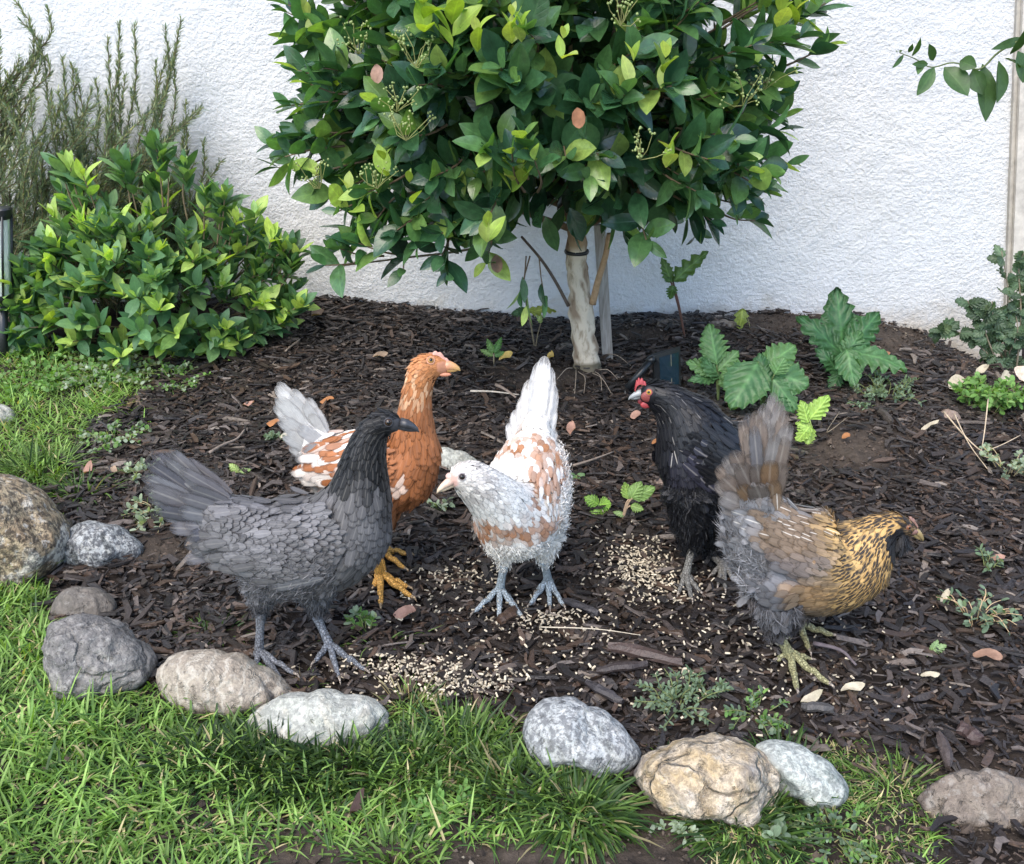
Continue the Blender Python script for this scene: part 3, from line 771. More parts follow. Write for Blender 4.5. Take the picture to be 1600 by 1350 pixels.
rock('small brown stone beside the dry leaves at right', [(1464, 650), (1472, 639), (1487, 637), (1500, 646), (1501, 656), (1488, 662), (1470, 660)], r_brn, .9, 'stone', 'small stones in the bed', seed=12)
rock('flat dirt covered stone at the lower right corner', [(1440, 1250), (1470, 1215), (1530, 1200), (1590, 1210), (1650, 1240), (1660, 1290), (1600, 1310), (1520, 1305), (1460, 1285)], r_dirt, .5, seed=13, bumpy=.08)
for lab, x, y, rx, ry, mt in [('small grey stone left of the trunk base', 885, 541, 12, 9, r_dk), ('small dark stone behind the whitish stone', 716, 695, 14, 7, r_dk),
                     ('beige pebble beside the black hen breast', 1030, 752, 9, 9, r_brn), ('reddish pebble under the small brown stone', 1492, 668, 10, 6, r_brn),
                     ('tan pebble in front of the white hen', 743, 1004, 11, 8, r_tan), ('dark stone at the foot of the wall behind the stalk', 1045, 505, 22, 8, r_dirt),
                     ('grey dirt stone beside the young maple leaf seedling', 1130, 507, 26, 9, r_dirt), ('pale pebble on the mulch left of the grey hen tail', 478, 1, 0, 0, None)]:
    if mt is None: continue
    rock(lab, [(x + rx * math.cos(a) * (1 + .12 * math.sin(3 * a + x)), y - ry * math.sin(a)) for a in np.linspace(0, 6.28, 11)[:-1]], mt, 1., 'stone', 'small stones in the bed', seed=int(x))

# ================================================================== THE HENS
def in_ell(px, py, cx, cy, a, b, rot=0.):
    c, s = math.cos(rot), math.sin(rot); dx = px - cx; dy = py - cy
    return ((dx * c + dy * s) / a) ** 2 + ((-dx * s + dy * c) / b) ** 2

def loft_body(spine, thighs):
    """one continuous skin: spine rings + thighs, fused by a voxel remesh"""
    mb = MB()
    def tubeE(pts, rv, rw, n=24):
        pts = np.asarray(pts); K = len(pts); tg = nrmz(np.gradient(pts, axis=0)); V = []
        s, nn = frame_of(tg[0])
        for i in range(K):
            # side axis kept horizontal so the width ratio means left-right width
            h = np.cross(tg[i], [0, 0, 1.])
            if np.linalg.norm(h) > .15: s = nrmz(h if h @ s >= 0 else -h)
            s = nrmz(s - tg[i] * (s @ tg[i])); nn = np.cross(s, tg[i])
            a = np.arange(n) / n * 2 * math.pi
            V.append(pts[i] + np.cos(a)[:, None] * s * rw[i] + np.sin(a)[:, None] * nn * rv[i])
        V = np.concatenate(V); Q = []; T = []
        for i in range(K - 1):
            for j in range(n):
                k = (j + 1) % n; Q.append((i * n + j, i * n + k, (i + 1) * n + k, (i + 1) * n + j))
        c0 = pts[0] - tg[0] * min(rv[0], rw[0]) * .6; c1 = pts[-1] + tg[-1] * min(rv[-1], rw[-1]) * .6
        V = np.vstack([V, c0, c1]); m = K * n
        for j in range(n):
            k = (j + 1) % n; T += [(m, k, j), (m + 1, (K - 1) * n + j, (K - 1) * n + k)]
        mb.add(V, Q, T)
    tubeE(spine[:, :3], spine[:, 3], spine[:, 4])
    for t in thighs: tubeE(t[:, :3], t[:, 3], t[:, 3])
    me = mb.mesh('tmp'); o = D.objects.new('tmp', me); COL.objects.link(o)
    md = o.modifiers.new('r', 'REMESH'); md.mode = 'VOXEL'; md.voxel_size = .0042
    ms = o.modifiers.new('s', 'SMOOTH'); ms.iterations = 6; ms.factor = .5
    dg = bpy.context.evaluated_depsgraph_get(); ev = o.evaluated_get(dg); m2 = D.meshes.new_from_object(ev)
    n = len(m2.vertices); V = np.zeros(n * 3, np.float32); m2.vertices.foreach_get('co', V); V = V.reshape(-1, 3).astype(float)
    F = [tuple(p.vertices) for p in m2.polygons]
    D.objects.remove(o); D.meshes.remove(m2)
    return V, F

def make_hen(H):
    root = thing('hen', H['label'], 'hen', H['foot'], None)
    sp = []
    for (px, py, Yd, r, ra) in H['spine']:
        r = r - H.get('trim', 5.) * min(1, r / 45.); p = P(px, py, Yd); m = mpp(p); sp.append((*p, r * m, r * m * ra))
    sp = cr(sp, 8)
    th = []
    for T in H['thighs']:
        th.append(cr([(*P(a, b, yy), r * mpp(P(a, b, yy))) for (a, b, yy, r) in T], 6))
    V, F = loft_body(sp, th)
    bvh = BVHTree.FromPolygons([Vector(v) for v in V], F)
    SP = sp[:, :3]; TG = nrmz(np.gradient(SP, axis=0)); tl = np.linspace(0, 1, len(SP))
    colf = H['color']; rng = R
    # mid plane of the body, for whatever is mirrored to the far side
    nb = int(len(SP) * .55); bx = SP[nb] - SP[2]; bx[2] = 0; pn = nrmz(np.cross(bx, [0, 0, 1.])); pc = (SP[nb] + SP[2]) / 2
    def mirror(p, c=None, n_=None):
        c = pc if c is None else c; n_ = pn if n_ is None else n_
        p = np.asarray(p, float); return p - 2 * ((p - c) @ n_)[..., None] * n_
    def mirv(v): return v - 2 * (v @ pn)[..., None] * pn
    def nearest(Pn):
        d = np.linalg.norm(Pn[:, None] - SP[None], axis=2) / (sp[None, :, 3] + .012); i = d.argmin(1)
        return i, d[np.arange(len(Pn)), i]
    vi, vd = nearest(V)
    vpx, vpy = proj(V)
    # thigh membership
    def thigh_of(Pn, dsp):
        reg = np.zeros(len(Pn), int); tdir = np.zeros((len(Pn), 3)); tdir[:, 2] = -1
        for k, t in enumerate(th):
            d = np.linalg.norm(Pn[:, None] - t[None, :, :3], axis=2) / (t[None, :, 3] + .004); i = d.argmin(1); dm = d.min(1)
            low = Pn[:, 2] < t[int(len(t) * .3), 2]
            w = (dm < 1.5) & (dm < dsp * 1.15) & low
            reg[w] = k + 1; g = nrmz(np.gradient(t[:, :3], axis=0)); tdir[w] = g[i[w]]
        return reg, tdir
    vr, _ = thigh_of(V, vd)
    C, _, _, _ = colf(tl[vi], vpx, vpy, vr, V)
    mb = MB(); Q = [f for f in F if len(f) == 4]; T = [f for f in F if len(f) == 3]
    VN = np.zeros_like(V)
    for f in F:
        nf = np.cross(V[f[1]] - V[f[0]], V[f[2]] - V[f[0]])
        for q in f: VN[q] += nf
    VN = nrmz(VN)
    mb.add(V - VN * (.0042 * (1 - .8 * sstep(.80, .92, tl[vi])))[:, None], Q, T, C * .9, (0, 0, 0), np.tile((.5, .2), (len(V), 1)))
    mat = H['mat']
    mb.build('body', mat, root)
    # ---- plumage: sample the skin, lay a feather at every sample
    tris = np.array([(f[0], f[1], f[2]) for f in F] + [(f[0], f[2], f[3]) for f in F if len(f) == 4])
    A = V[tris]; cr3 = np.cross(A[:, 1] - A[:, 0], A[:, 2] - A[:, 0]); ar = np.linalg.norm(cr3, axis=1)
    NN = nrmz(cr3)
    cand = 42000; ti = rng.choice(len(tris), cand, p=ar / ar.sum()); b = rng.rand(cand, 2); sw = b.sum(1) > 1; b[sw] = 1 - b[sw]
    Pn = A[ti, 0] + b[:, :1] * (A[ti, 1] - A[ti, 0]) + b[:, 1:] * (A[ti, 2] - A[ti, 0]); Nn = NN[ti]
    # smooth normals: away from spine
    si, sdist = nearest(Pn); reg, tdir = thigh_of(Pn, sdist)
    px, py = proj(Pn); t = tl[si]
    c, L, W, fx = colf(t, px, py, reg, Pn)
    skip = L <= 0
    spacing = np.maximum(np.minimum(W * .55, L * .42), .0022)
    cell = {}; keep = []
    g = .004
    for i in range(cand):
        if skip[i]: continue
        p = Pn[i]; s = spacing[i]; k0 = (int(p[0] / g), int(p[1] / g), int(p[2] / g)); ok = True; rr = int(s / g) + 1
        for a in range(-rr, rr + 1):
            for b_ in range(-rr, rr + 1):
                for c_ in range(-rr, rr + 1):
                    for j in cell.get((k0[0] + a, k0[1] + b_, k0[2] + c_), ()):
                        if (p[0] - Pn[j, 0]) ** 2 + (p[1] - Pn[j, 1]) ** 2 + (p[2] - Pn[j, 2]) ** 2 < s * s: ok = False; break
                    if not ok: break
                if not ok: break
            if not ok: break
        if ok: cell.setdefault(k0, []).append(i); keep.append(i)
    K = np.array(keep)
    Pn, Nn, c, L, W, fx, reg, t, si, tdir = Pn[K], Nn[K], c[K], L[K], W[K], fx[K], reg[K], t[K], si[K], tdir[K]
    d = -TG[si] + np.array([0, 0, -1.]) * (H.get('grav', .35) * (1 - sstep(.6, .95, t)))[:, None]
    d[reg > 0] = tdir[reg > 0] * 1.0
    d = d + rng.normal(0, .13, d.shape) * (1 + 1.2 * (fx[:, 2:3] < -.5))
    d = d - Nn * (d * Nn).sum(1)[:, None]
    bad = (np.linalg.norm(d, axis=1) < .5) & (reg == 0) & (t > .35); Bk = nrmz(SP[2] - SP[nb]) + np.array([0, 0, -.35]); d[bad] = Bk - Nn[bad] * (Nn[bad] @ Bk)[:, None]
    bad = np.linalg.norm(d, axis=1) < .15; d[bad] = np.array([0, 0, -1.])
    fl = fx[:, 2] < -.5
    fxx = np.clip(fx, 0, 1)
    mb = MB()
    n = len(K); jit = rng.uniform(.82, 1.15, (n, 1))
    a = ~fl & (W > .0098)
    h = ~fl & ~a
    ribbons(mb, (Pn - Nn * .0008)[a], d[a], Nn[a], (L * rng.uniform(.85, 1.15, n))[a], W[a], (c * jit)[a], fxx[a], 'feather', .085, -.03, -.18)
    ribbons(mb, (Pn - Nn * .0006)[h], d[h], Nn[h], (L * rng.uniform(.85, 1.2, n))[h], W[h], (c * jit)[h], fxx[h], 'hackle', .085, -.05, -.18)
    if fl.any():
        f0 = fxx[fl] * 0
        ribbons(mb, Pn[fl], d[fl] + rng.normal(0, .2, (fl.sum(), 3)), nrmz(Nn[fl] + rng.normal(0, .15, (fl.sum(), 3))), L[fl] * rng.uniform(.6, 1.15, fl.sum()), L[fl] * .5, (c * jit)[fl], f0, 'feather', .10, -.08, -.15)
        for q in range(9):
            m_ = fl.sum(); P2 = Pn[fl] + rng.normal(0, .0035, (m_, 3))
            ribbons(mb, P2, d[fl] + rng.normal(0, .28, (m_, 3)) + Nn[fl] * rng.uniform(0, .22, (m_, 1)), Nn[fl] + rng.normal(0, .5, (m_, 3)), L[fl] * rng.uniform(.45, .95, m_), rng.uniform(.0006, .0014, m_), c[fl] * rng.uniform(.8, 1.3, (m_, 1)), f0, 'fluff', .1, rng.uniform(-.3, .1, m_), 0)
    mb.build('plumage', mat, root)
    def hit(px_, py_, off=0.):
        dr = ray(px_, py_); h_ = bvh.ray_cast(Vector(CP), Vector(dr).normalized())
        if h_[0] is None:
            q = bvh.find_nearest(Vector(P(px_, py_, H['Y']))); return np.array(q[0]), np.array(q[1])
        return np.array(h_[0]), np.array(h_[1])
    # ---- wings: layered coverts then long flight feathers, lifted off the body like a folded wing
    for wi, Wg in enumerate(H.get('wings', [])):
        rows = []
        poly = Wg['poly']; tip3, _ = hit(*Wg['tip']); sh3, _ = hit(*Wg['shoulder']); axis_ = tip3 - sh3; al_ = np.linalg.norm(axis_); axis_ /= al_
        xs = [q[0] for q in poly]; ys = [q[1] for q in poly]; st = Wg.get('step', 9)
        pts = []
        yy = min(ys); r_i = 0
        while yy <= max(ys):
            xx = min(xs) + (r_i % 2) * st * .5
            while xx <= max(xs):
                a_, b_ = xx + random.uniform(-.42, .42) * st, yy + random.uniform(-.42, .42) * st
                if inpoly(np.array([a_]), np.array([b_]), poly)[0]: pts.append((a_, b_))
                xx += st
            yy += st * .8; r_i += 1
        cx_ = sum(xs) / len(xs); cy_ = sum(ys) / len(ys)
        PP = []; NNl = []; SS = []
        for a_, b_ in pts:
            p, n_ = hit(a_, b_); PP.append(p); NNl.append(n_); SS.append(((p - sh3) @ axis_) / al_)
        PP = np.array(PP); NNl = np.array(NNl); SS = np.clip(np.array(SS), 0, 1)
        if Wg.get('sided', True):
            okk = np.abs(NNl @ pn) > .38; PP = PP[okk]; NNl = NNl[okk]; SS = SS[okk]
        okk = np.linalg.norm(PP - np.median(PP, 0), axis=1) < .12; okk &= np.abs(PP[:, 1] - np.median(PP[:, 1])) < .055; PP = PP[okk]; NNl = NNl[okk]; SS = SS[okk]
        o = np.argsort(-SS); PP = PP[o]; NNl = NNl[o]; SS = SS[o]
        ppx, ppy = proj(PP)
        cc, _, _, ff = colf(np.full(len(PP), .3), ppx, ppy, np.full(len(PP), 9), PP)
        Lw = (Wg['l0'] + (Wg['l1'] - Wg['l0']) * SS ** 1.3); Ww = Lw * Wg.get('asp', .5)
        # direction converges on the wing tip
        dd = nrmz(tip3 + axis_ * .06 - PP) + axis_ * 1.3 + R.normal(0, .16, PP.shape)
        Lw = Lw * R.uniform(.8, 1.25, len(PP)); NNl = nrmz(NNl + R.normal(0, .06, NNl.shape)); Lw = Lw * 1.15
        lift0 = .7 * Wg.get('bulge', .012) * np.clip(1.3 - np.abs(SS - .5) * 1.2, 0, 1)
        Pw = PP + NNl * lift0[:, None]
        mbw = MB(); jj = R.uniform(.85, 1.15, (len(PP), 1))
        ribbons(mbw, Pw, dd, NNl, Lw, Ww, cc * jj, np.clip(ff, 0, 1), 'feather', .05, -.03, -.15)
        # flight feathers
        for (a0, b0, a1, b1, w_, col_) in Wg.get('flight', []):
            p0, n0 = hit(a0, b0); p1, n1 = hit(a1, b1)
            n_ = nrmz(n0 + n1); p0 = p0 + n0 * .008; p1 = p1 + n1 * .010
            k_ = nrmz(p1 - p0)
            ribbons(mbw, [p0], [k_], [n_], np.linalg.norm(p1 - p0), w_, np.array([col_]) * random.uniform(.9, 1.1), [(Wg.get('rim', .5), .15, 0)], 'quill', 0.06, -.06, -.18)
        mbw.build('wing', mat, root)
        if Wg.get('mirror', True):
            m2 = MB()
            V2 = np.concatenate(mbw.V); m2.add(mirror(V2) + np.where(((mirror(V2) - pc) @ pn)[:, None] > 0, -1, 1) * pn * .012 + np.array([0, 0, -.020]), np.concatenate(mbw.Q)[:, ::-1], None, np.concatenate(mbw.C)[:, :3], np.concatenate(mbw.X)[:, :3], np.concatenate(mbw.U))
            m2.build('wing', mat, root)
    # ---- tail feathers
    mb = MB()
    for (a0, b0, y0, a1, b1, y1, w_, col_) in H['tail']:
        for sgn in ((0,) if H.get('tail_flat') else (-1, 1)):
            off = pn * sgn * H.get('tail_w', .012) * random.uniform(.5, 1.2)
            p0 = P(a0, b0, y0) + off * .5; p1 = P(a1, b1, y1) + off * 1.3
            k_ = p1 - p0; L_ = np.linalg.norm(k_); k_ = k_ / L_
            face = H.get('tail_n'); face = (pn * (-1 if pn[1] > 0 else 1) if face is None else np.array(face)) * 1.
            face = nrmz(face + np.array([0, 0, .25]) + R.normal(0, .12, 3))
            if sgn == -1 and False: pass
            ribbons(mb, [p0], [k_], [face], L_, w_ * random.uniform(.72, .95), np.array([col_]) * random.uniform(.88, 1.12), [(H.get('tail_rim', .4), .12, 0)], 'quill', 0.0, H.get('tail_curl', .03), -.12, 0, .006)
    mb.build('tail', mat, root)
    # ---- beak
    (bx, by, bY), (tx, ty, tY) = H['beak']; p0 = P(bx, by, bY); p1 = P(tx, ty, tY); bl = np.linalg.norm(p1 - p0); bd = (p1 - p0) / bl
    s_, u_ = frame_of(bd); u_ = nrmz(np.array([0, 0, 1.]) - bd * bd[2]); br = H.get('beak_r', .0062)
    mb = MB()
    bc = H['beak_col']
    up = [p0 + bd * bl * q + u_ * z for q, z in ((-.3, .001), (.15, .0022), (.5, .0015), (.8, -.0005), (1., -.0035))]
    bb = np.array(H.get('beak_base', bc)); q5 = np.array([0, .25, .6, .9, 1])[:, None]; rows = bb[None] * (1 - q5) + np.array(bc)[None] * q5
    tube(mb, up, [br, br * .92, br * .66, br * .4, br * .06], 12, np.vstack([np.repeat(rows, 12, 0), bb, bc]), True, 1.)
    for sg in (-1, 1):
        sphere(mb, p0 + bd * bl * .22 + u_ * br * .45 + np.cross(bd, u_) * sg * br * .62, br * .16, 8, 6, tuple(x * .25 for x in bc))
    lo = [p0 + bd * bl * q + u_ * z for q, z in ((-.3, -.0035), (.15, -.0035), (.5, -.0035), (.82, -.0035))]
    tube(mb, lo, [br * .75, br * .62, br * .42, br * .08], 10, [x * .85 for x in bc], True)
    mb.build('beak', H['beak_mat'], root)
    # ---- eyes
    hp = H['head']; hc = P(*hp)
    hn = nrmz(np.cross(bd, [0, 0, 1.]))
    ep, en = hit(*H['eye']); er = H.get('eye_r', .0040)
    for k_ in (0, 1):
        c_ = ep - en * er * .35; n_ = en
        if k_: c_ = mirror(c_, hc, hn); n_ = n_ - 2 * (n_ @ hn) * hn
        mb = MB(); sphere(mb, c_, er, 20, 14, H['iris'])
        e = mb.build('eye', m_iris, root)
        mb = MB(); sphere(mb, c_ + n_ * er * .42, er * .66, 16, 12, (.004, .004, .004)); mb.build('pupil', m_pupil, e)
        mb = MB(); s1, u1 = frame_of(n_)
        ring = [c_ + n_ * er * .25 + (s1 * math.cos(q) + u1 * math.sin(q)) * er * 1.05 for q in np.linspace(0, 6.283, 17)]
        tube(mb, ring, er * .22, 6, H.get('lid', (.2, .15, .12)), False); mb.build('eyelid', H.get('skin_mat', m_skin), e)
    if 'extra' in H: H['extra'](root, hit, mirror, hc, hn, bd, pn)
    # ---- legs
    for Lg in H['legs']:
        c_ = Lg['col']; hk = P(*Lg['hock']); an = G(*Lg['ankle'], dz=0) + np.array([0, 0, .019]); r = Lg['r'] * 1.08
        mb = MB()
        mid = (hk + an) / 2 + np.array([0, 0, 0.]); tube(mb, cr([hk + (hk - an) * .12, hk, mid, an], 5), np.interp(np.linspace(0, 1, 16), [0, .25, .6, 1], [r * 1.25, r * 1.15, r * .88, r * 1.1]), 12, c_)
        sphere(mb, an + np.array([0, 0, -.002]), r * 1.25, 12, 8, c_, (1.1, 1.1, .8))
        for ti_, (a, b_) in enumerate(Lg['toes']):
            tp = G(a, b_, .012); tp[2] = float(height(tp[0], tp[1])) + .013
            v = tp - an; v2 = v.copy(); v2[2] = 0; Lt = np.linalg.norm(v2)
            if Lt > .075: v = v * .075 / Lt
            if Lt < .02: v = v * 1.2
            q = [an, an + v * .22 + np.array([0, 0, .0035]), an + v * .45 + np.array([0, 0, -.001]), an + v * .62 + np.array([0, 0, .002]), an + v * .8 + np.array([0, 0, -.001]), an + v * 1.0]
            rr = r * Lg.get('toe', .8)
            q = np.array(q); q = cr(q, 4)
            rad = np.interp(np.linspace(0, 1, len(q)), [0, .1, .22, .33, .45, .55, .66, .8, .9, 1], np.array([1.1, .95, .8, .92, .72, .82, .66, .7, .6, .35]) * rr)
            tube(mb, q, rad, 9, c_)
            dv = nrmz(v)
            tube(mb, [q[-1] - dv * .003, q[-1] + dv * .005 + np.array([0, 0, .001]), q[-1] + dv * .010 + np.array([0, 0, -.004])], [rr * .42, rr * .3, .0003], 7, Lg.get('claw', (.35, .3, .25)))
        mb.build('leg', m_scale, root)
    return root

# materials for birds
m_iris = mat_attr('iris', .12, .1, 400, 0); m_pupil = mat_plain('pupil', (.004, .004, .004), .05, 0, 10, 0)
m_skin = mat_attr('skin', .5, .2, 500, .5, .0006)
def scale_mat():
    m, nt, b, N, Lk = new_mat('leg_scales')
    a = attr(nt, 'Col'); u, v = uvxy(nt); p = geo_pos(nt)
    vo = nd(nt, 'ShaderNodeTexVoronoi'); vo.feature = 'DISTANCE_TO_EDGE'; vo.inputs['Scale'].default_value = 240; Lk.new(p, vo.inputs['Vector'])
    e = ramp(nt, vo.outputs['Distance'], [(0., 0.), (.12, 1.)])
    f = tex_noise(nt, 150, 4, .6, p)
    c = mixc(nt, e, mixc(nt, 1., a.outputs['Color'], (.45, .43, .42), 'MULTIPLY'), a.outputs['Color'])
    c = mixc(nt, ramp(nt, f, [(.5, 0.), (.75, .5)]), c, mixc(nt, 1., c, (1.7, 1.65, 1.6), 'MULTIPLY'))
    Lk.new(c, b.inputs['Base Color']); b.inputs['Roughness'].default_value = .5; bump(nt, b, e, .8, .002); return m
m_scale = scale_mat()
m_beak = mat_attr('horn', .35, .2, 200, .2, .0005)
f_grey = mat_feather('grey_feathers', .55, .15); f_black = mat_feather('black_feathers', .42, .03, .06)
f_white = mat_feather('white_feathers', .6, .1); f_brown = mat_feather('brown_feathers', .55, .12); f_gold = mat_feather('gold_feathers', .55, .12)

def lerp(a, b, t): return np.asarray(a)[None] * (1 - t)[:, None] + np.asarray(b)[None] * t[:, None]
def nz(Pn, s, o=0.):
    return np.array([noise.noise(Vector((p[0] * s + o, p[1] * s, p[2] * s))) for p in Pn])
def setw(c, m, col, a=1.):
    w = (np.clip(m, 0, 1) * a)[:, None]; return c * (1 - w) + np.asarray(col)[None] * w

# ---- slate grey hen with black neck
def col_grey(t, px, py, reg, Pn):
    n = len(t); v = nz(Pn, 40)
    c = lerp((.12, .118, .125), (.105, .10, .10), sstep(.2, .5, t)) * (1 + .4 * v + R.normal(0, .14, n))[:, None]
    neck = np.maximum(sstep(812, 722, py - (px - 540) * .25 + 22 * v) * sstep(486, 530, px + (py - 740) * .1), sstep(.68, .74, t))
    c = setw(c, neck, (.0065, .0068, .008)); c = c * np.where(neck > .5, R.uniform(.45, 1.9, n), 1.)[:, None]
    br = sstep(520, 590, px) * sstep(940, 820, py) * (reg == 0)
    c = setw(c, br * (1 - neck), (.080, .080, .086), .7)
    low = sstep(870, 960, py); c = setw(c, low, (.10, .10, .108), .6)
    c = setw(c, (reg > 0) * sstep(930, 970, py), (.03, .03, .034), .8)
    fcg = (in_ell(px, py, 624, 665, 14, 12) < 1) & (t > .9); c = setw(c, fcg * 1., (.045, .045, .05))
    L = .030 - .012 * sstep(.5, .85, t); W = .019 - .0085 * sstep(.5, .8, t)
    hd = sstep(.86, .97, t); L = L * (1 - hd) + .007 * hd; W = W * (1 - hd) + .0045 * hd
    sm = (br > .4) & (t < .72); L = np.where(sm, .022, L); W = np.where(sm, .0155, W)
    fx = np.zeros((n, 3)); fx[:, 0] = .7 * (1 - hd) * (1 - .4 * low); fx[:, 1] = .06
    fl = ((py > 855) & (px < 520) & (reg != 9)) | (reg == 1) | (reg == 2)
    fl &= (np.abs(v) * 0 + R.rand(n) < .9)
    L = np.where(fl, .015, L); W = np.where(fl, .0055, W); fx[fl] = (0, 0, -1)
    L = np.where(fcg, 0, L); L = np.where(reg == 9, .03, L)
    return c, L, W, fx
BL = (.13, .13, .14); BG = (.13, .125, .135); BD = (.085, .085, .10)
Yg = 1.25
grey = dict(
    label='slate grey hen with black neck standing side on beside the striped rock', Y=Yg, foot=G(460, 1040), mat=f_grey,
    spine=[(312, 782, Yg, 30, .7), (345, 805, Yg, 46, .8), (385, 826, Yg, 62, .86), (430, 846, Yg, 82, .86), (485, 850, Yg, 90, .84), (535, 826, Yg, 84, .84), (558, 782, Yg, 62, .86), (566, 745, Yg, 48, .84), (573, 705, Yg, 37, .82), (586, 672, Yg, 28, .85), (605, 660, Yg, 24, .82), (624, 664, Yg, 15, .85)],
    thighs=[[(420, 870, Yg - .015, 46), (412, 910, Yg - .02, 30), (408, 940, Yg - .015, 14), (407, 958, Yg - .01, 7)],
            [(492, 880, Yg + .025, 46), (494, 915, Yg + .03, 30), (496, 943, Yg + .03, 16), (497, 960, Yg + .03, 8)]],
    color=col_grey, grav=.3,
    wings=[dict(poly=[(520, 790), (545, 830), (530, 870), (480, 905), (420, 902), (360, 880), (325, 850), (345, 820), (400, 785), (460, 772)], shoulder=(540, 830), tip=(330, 850), l0=.018, l1=.036, asp=.55, step=10, bulge=.012,
                flight=[(430, 850, 333, 862, .026, BG), (435, 862, 338, 874, .026, BL), (450, 874, 350, 885, .026, BG), (465, 884, 370, 895, .026, BL), (490, 892, 395, 905, .024, BG), (420, 838, 327, 848, .026, BG), (505, 898, 425, 912, .022, BL)])],
    tail=[(345, 785, Yg, 262, 706, Yg + .01, .026, BL), (340, 790, Yg, 248, 712, Yg + .01, .028, BL), (340, 795, Yg, 232, 714, Yg, .030, BD), (340, 797, Yg, 228, 732, Yg, .030, BL), (340, 802, Yg, 231, 750, Yg - .005, .030, BG), (345, 806, Yg, 236, 768, Yg - .005, .030, BL), (350, 812, Yg, 246, 786, Yg - .01, .030, BD),
          (352, 818, Yg, 258, 800, Yg - .01, .028, BL), (352, 826, Yg, 270, 815, Yg - .01, .026, BG), (360, 775, Yg, 285, 725, Yg, .022, BG), (365, 785, Yg, 300, 752, Yg - .01, .022, BG), (372, 800, Yg, 285, 765, Yg - .015, .026, BG), (375, 812, Yg, 282, 790, Yg - .018, .028, BL), (378, 822, Yg, 290, 815, Yg - .018, .026, BG),
          (375, 838, Yg, 292, 842, Yg - .012, .028, BL), (375, 850, Yg, 293, 866, Yg - .01, .028, BG), (372, 842, Yg, 305, 856, Yg - .015, .026, BL), (365, 830, Yg, 300, 828, Yg - .016, .026, BD)],
    tail_w=.012, tail_rim=.55,
    beak=((632, 664, Yg), (656, 672, Yg)), beak_col=(.045, .047, .055), beak_base=(.03, .03, .034), beak_mat=m_beak, beak_r=.0074, head=(605, 660, Yg), eye=(607, 660), eye_r=.0052, iris=(.035, .02, .012), lid=(.03, .03, .035),
    legs=[dict(hock=(407, 965, 1.232), ankle=(407, 1035), toes=[(462, 1054), (440, 1062), (425, 1040), (398, 1050)], r=.0062, col=(.16, .17, .19)),
          dict(hock=(497, 968, 1.27), ankle=(516, 1024), toes=[(572, 1048), (530, 1060), (551, 1036), (491, 1035)], r=.0062, col=(.16, .175, .20))])

# ---- white hen with rust patches, facing the camera
def col_white(t, px, py, reg, Pn):
    n = len(t); v = nz(Pn, 60); v2 = nz(Pn, 150, 5)
    c = np.tile((.74, .71, .66), (n, 1)) * (1 + .05 * v)[:, None]
    rust = np.array((.33, .135, .05)); rk = (R.rand(n) < .85) * R.uniform(.7, 1, n)
    band = np.maximum(0, 1 - np.abs(py - (826 + .0018 * (px - 790) ** 2 * -1)) / 26) * sstep(728, 745, px) * (1 - sstep(850, 885, px)) * (t > .3)
    c = setw(c, sstep(.15, .7, band + .45 * v + .3 * v2) * np.maximum(rk, .25), rust * 1.15, .95)
    sad = in_ell(px, py, 838, 748, 46, 62, .2); e1 = sstep(1.15, .7, sad) * sstep(.35, .8, in_ell(px, py, 808, 760, 24, 50))
    c = setw(c, e1 * sstep(-.3, .1, v2 + .55 * v) * rk, rust, .95)
    e2 = sstep(1.2, .6, in_ell(px, py, 782, 708, 32, 18)); c = setw(c, e2 * sstep(-.25, .2, v2) * rk, rust, .9)
    e3 = sstep(1.2, .6, in_ell(px, py, 815, 700, 40, 22)); c = setw(c, e3 * sstep(-.15, .3, v2) * rk, rust, .9)
    head = sstep(.72, .84, t)
    c = setw(c, head, (.70, .65, .59)); c = setw(c, head * (R.rand(n) < .35), np.array((.48, .43, .39)), .6)
    pk = in_ell(px, py, 703, 752, 12, 13) < 1; c = setw(c, pk * 1. * (t > .9), (.60, .38, .32)); pkk = pk & (t > .9)
    hk = sstep(.66, .78, t) * (1 - sstep(.84, .9, t)) * (v2 > .05); c = setw(c, hk, (.34, .31, .29), .75)
    blot = sstep(1.1, .5, in_ell(px, py, 770, 780, 24, 26)); c = setw(c, blot * (v > .1), (.45, .40, .36), .5)
    gr = sstep(845, 880, py); c = setw(c, gr, (.78, .74, .67), .6)
    L = .025 - .010 * sstep(.55, .8, t); W = .013 - .007 * sstep(.5, .75, t)
    hd = sstep(.82, .94, t); L = L * (1 - hd) + .0065 * hd; W = W * (1 - hd) + .0035 * hd; L = np.where(pkk, 0, L)
    fx = np.zeros((n, 3)); fx[:, 0] = .08
    fl = ((px > 872) & (reg != 9)) | (reg == 1) | (reg == 2) | ((py > 852) & (t > .1))
    L = np.where(fl, .0095, L); W = np.where(fl, .005, W); fx[fl] = (0, 0, -1)
    L = np.where(reg == 9, .03, L); return c, L, W, fx
WH = (.50, .49, .47); RU = (.5, .27, .14)
def white_extra(root, hit, mirror, hc, hn, bd, pn):
    mb = MB()
    p = P(699, 750, 1.212); sphere(mb, P(704, 744, 1.218), .0052, 16, 12, (.55, .37, .32), (1.3, 1.2, .9))
    mb.build('face_skin', m_skin, root)
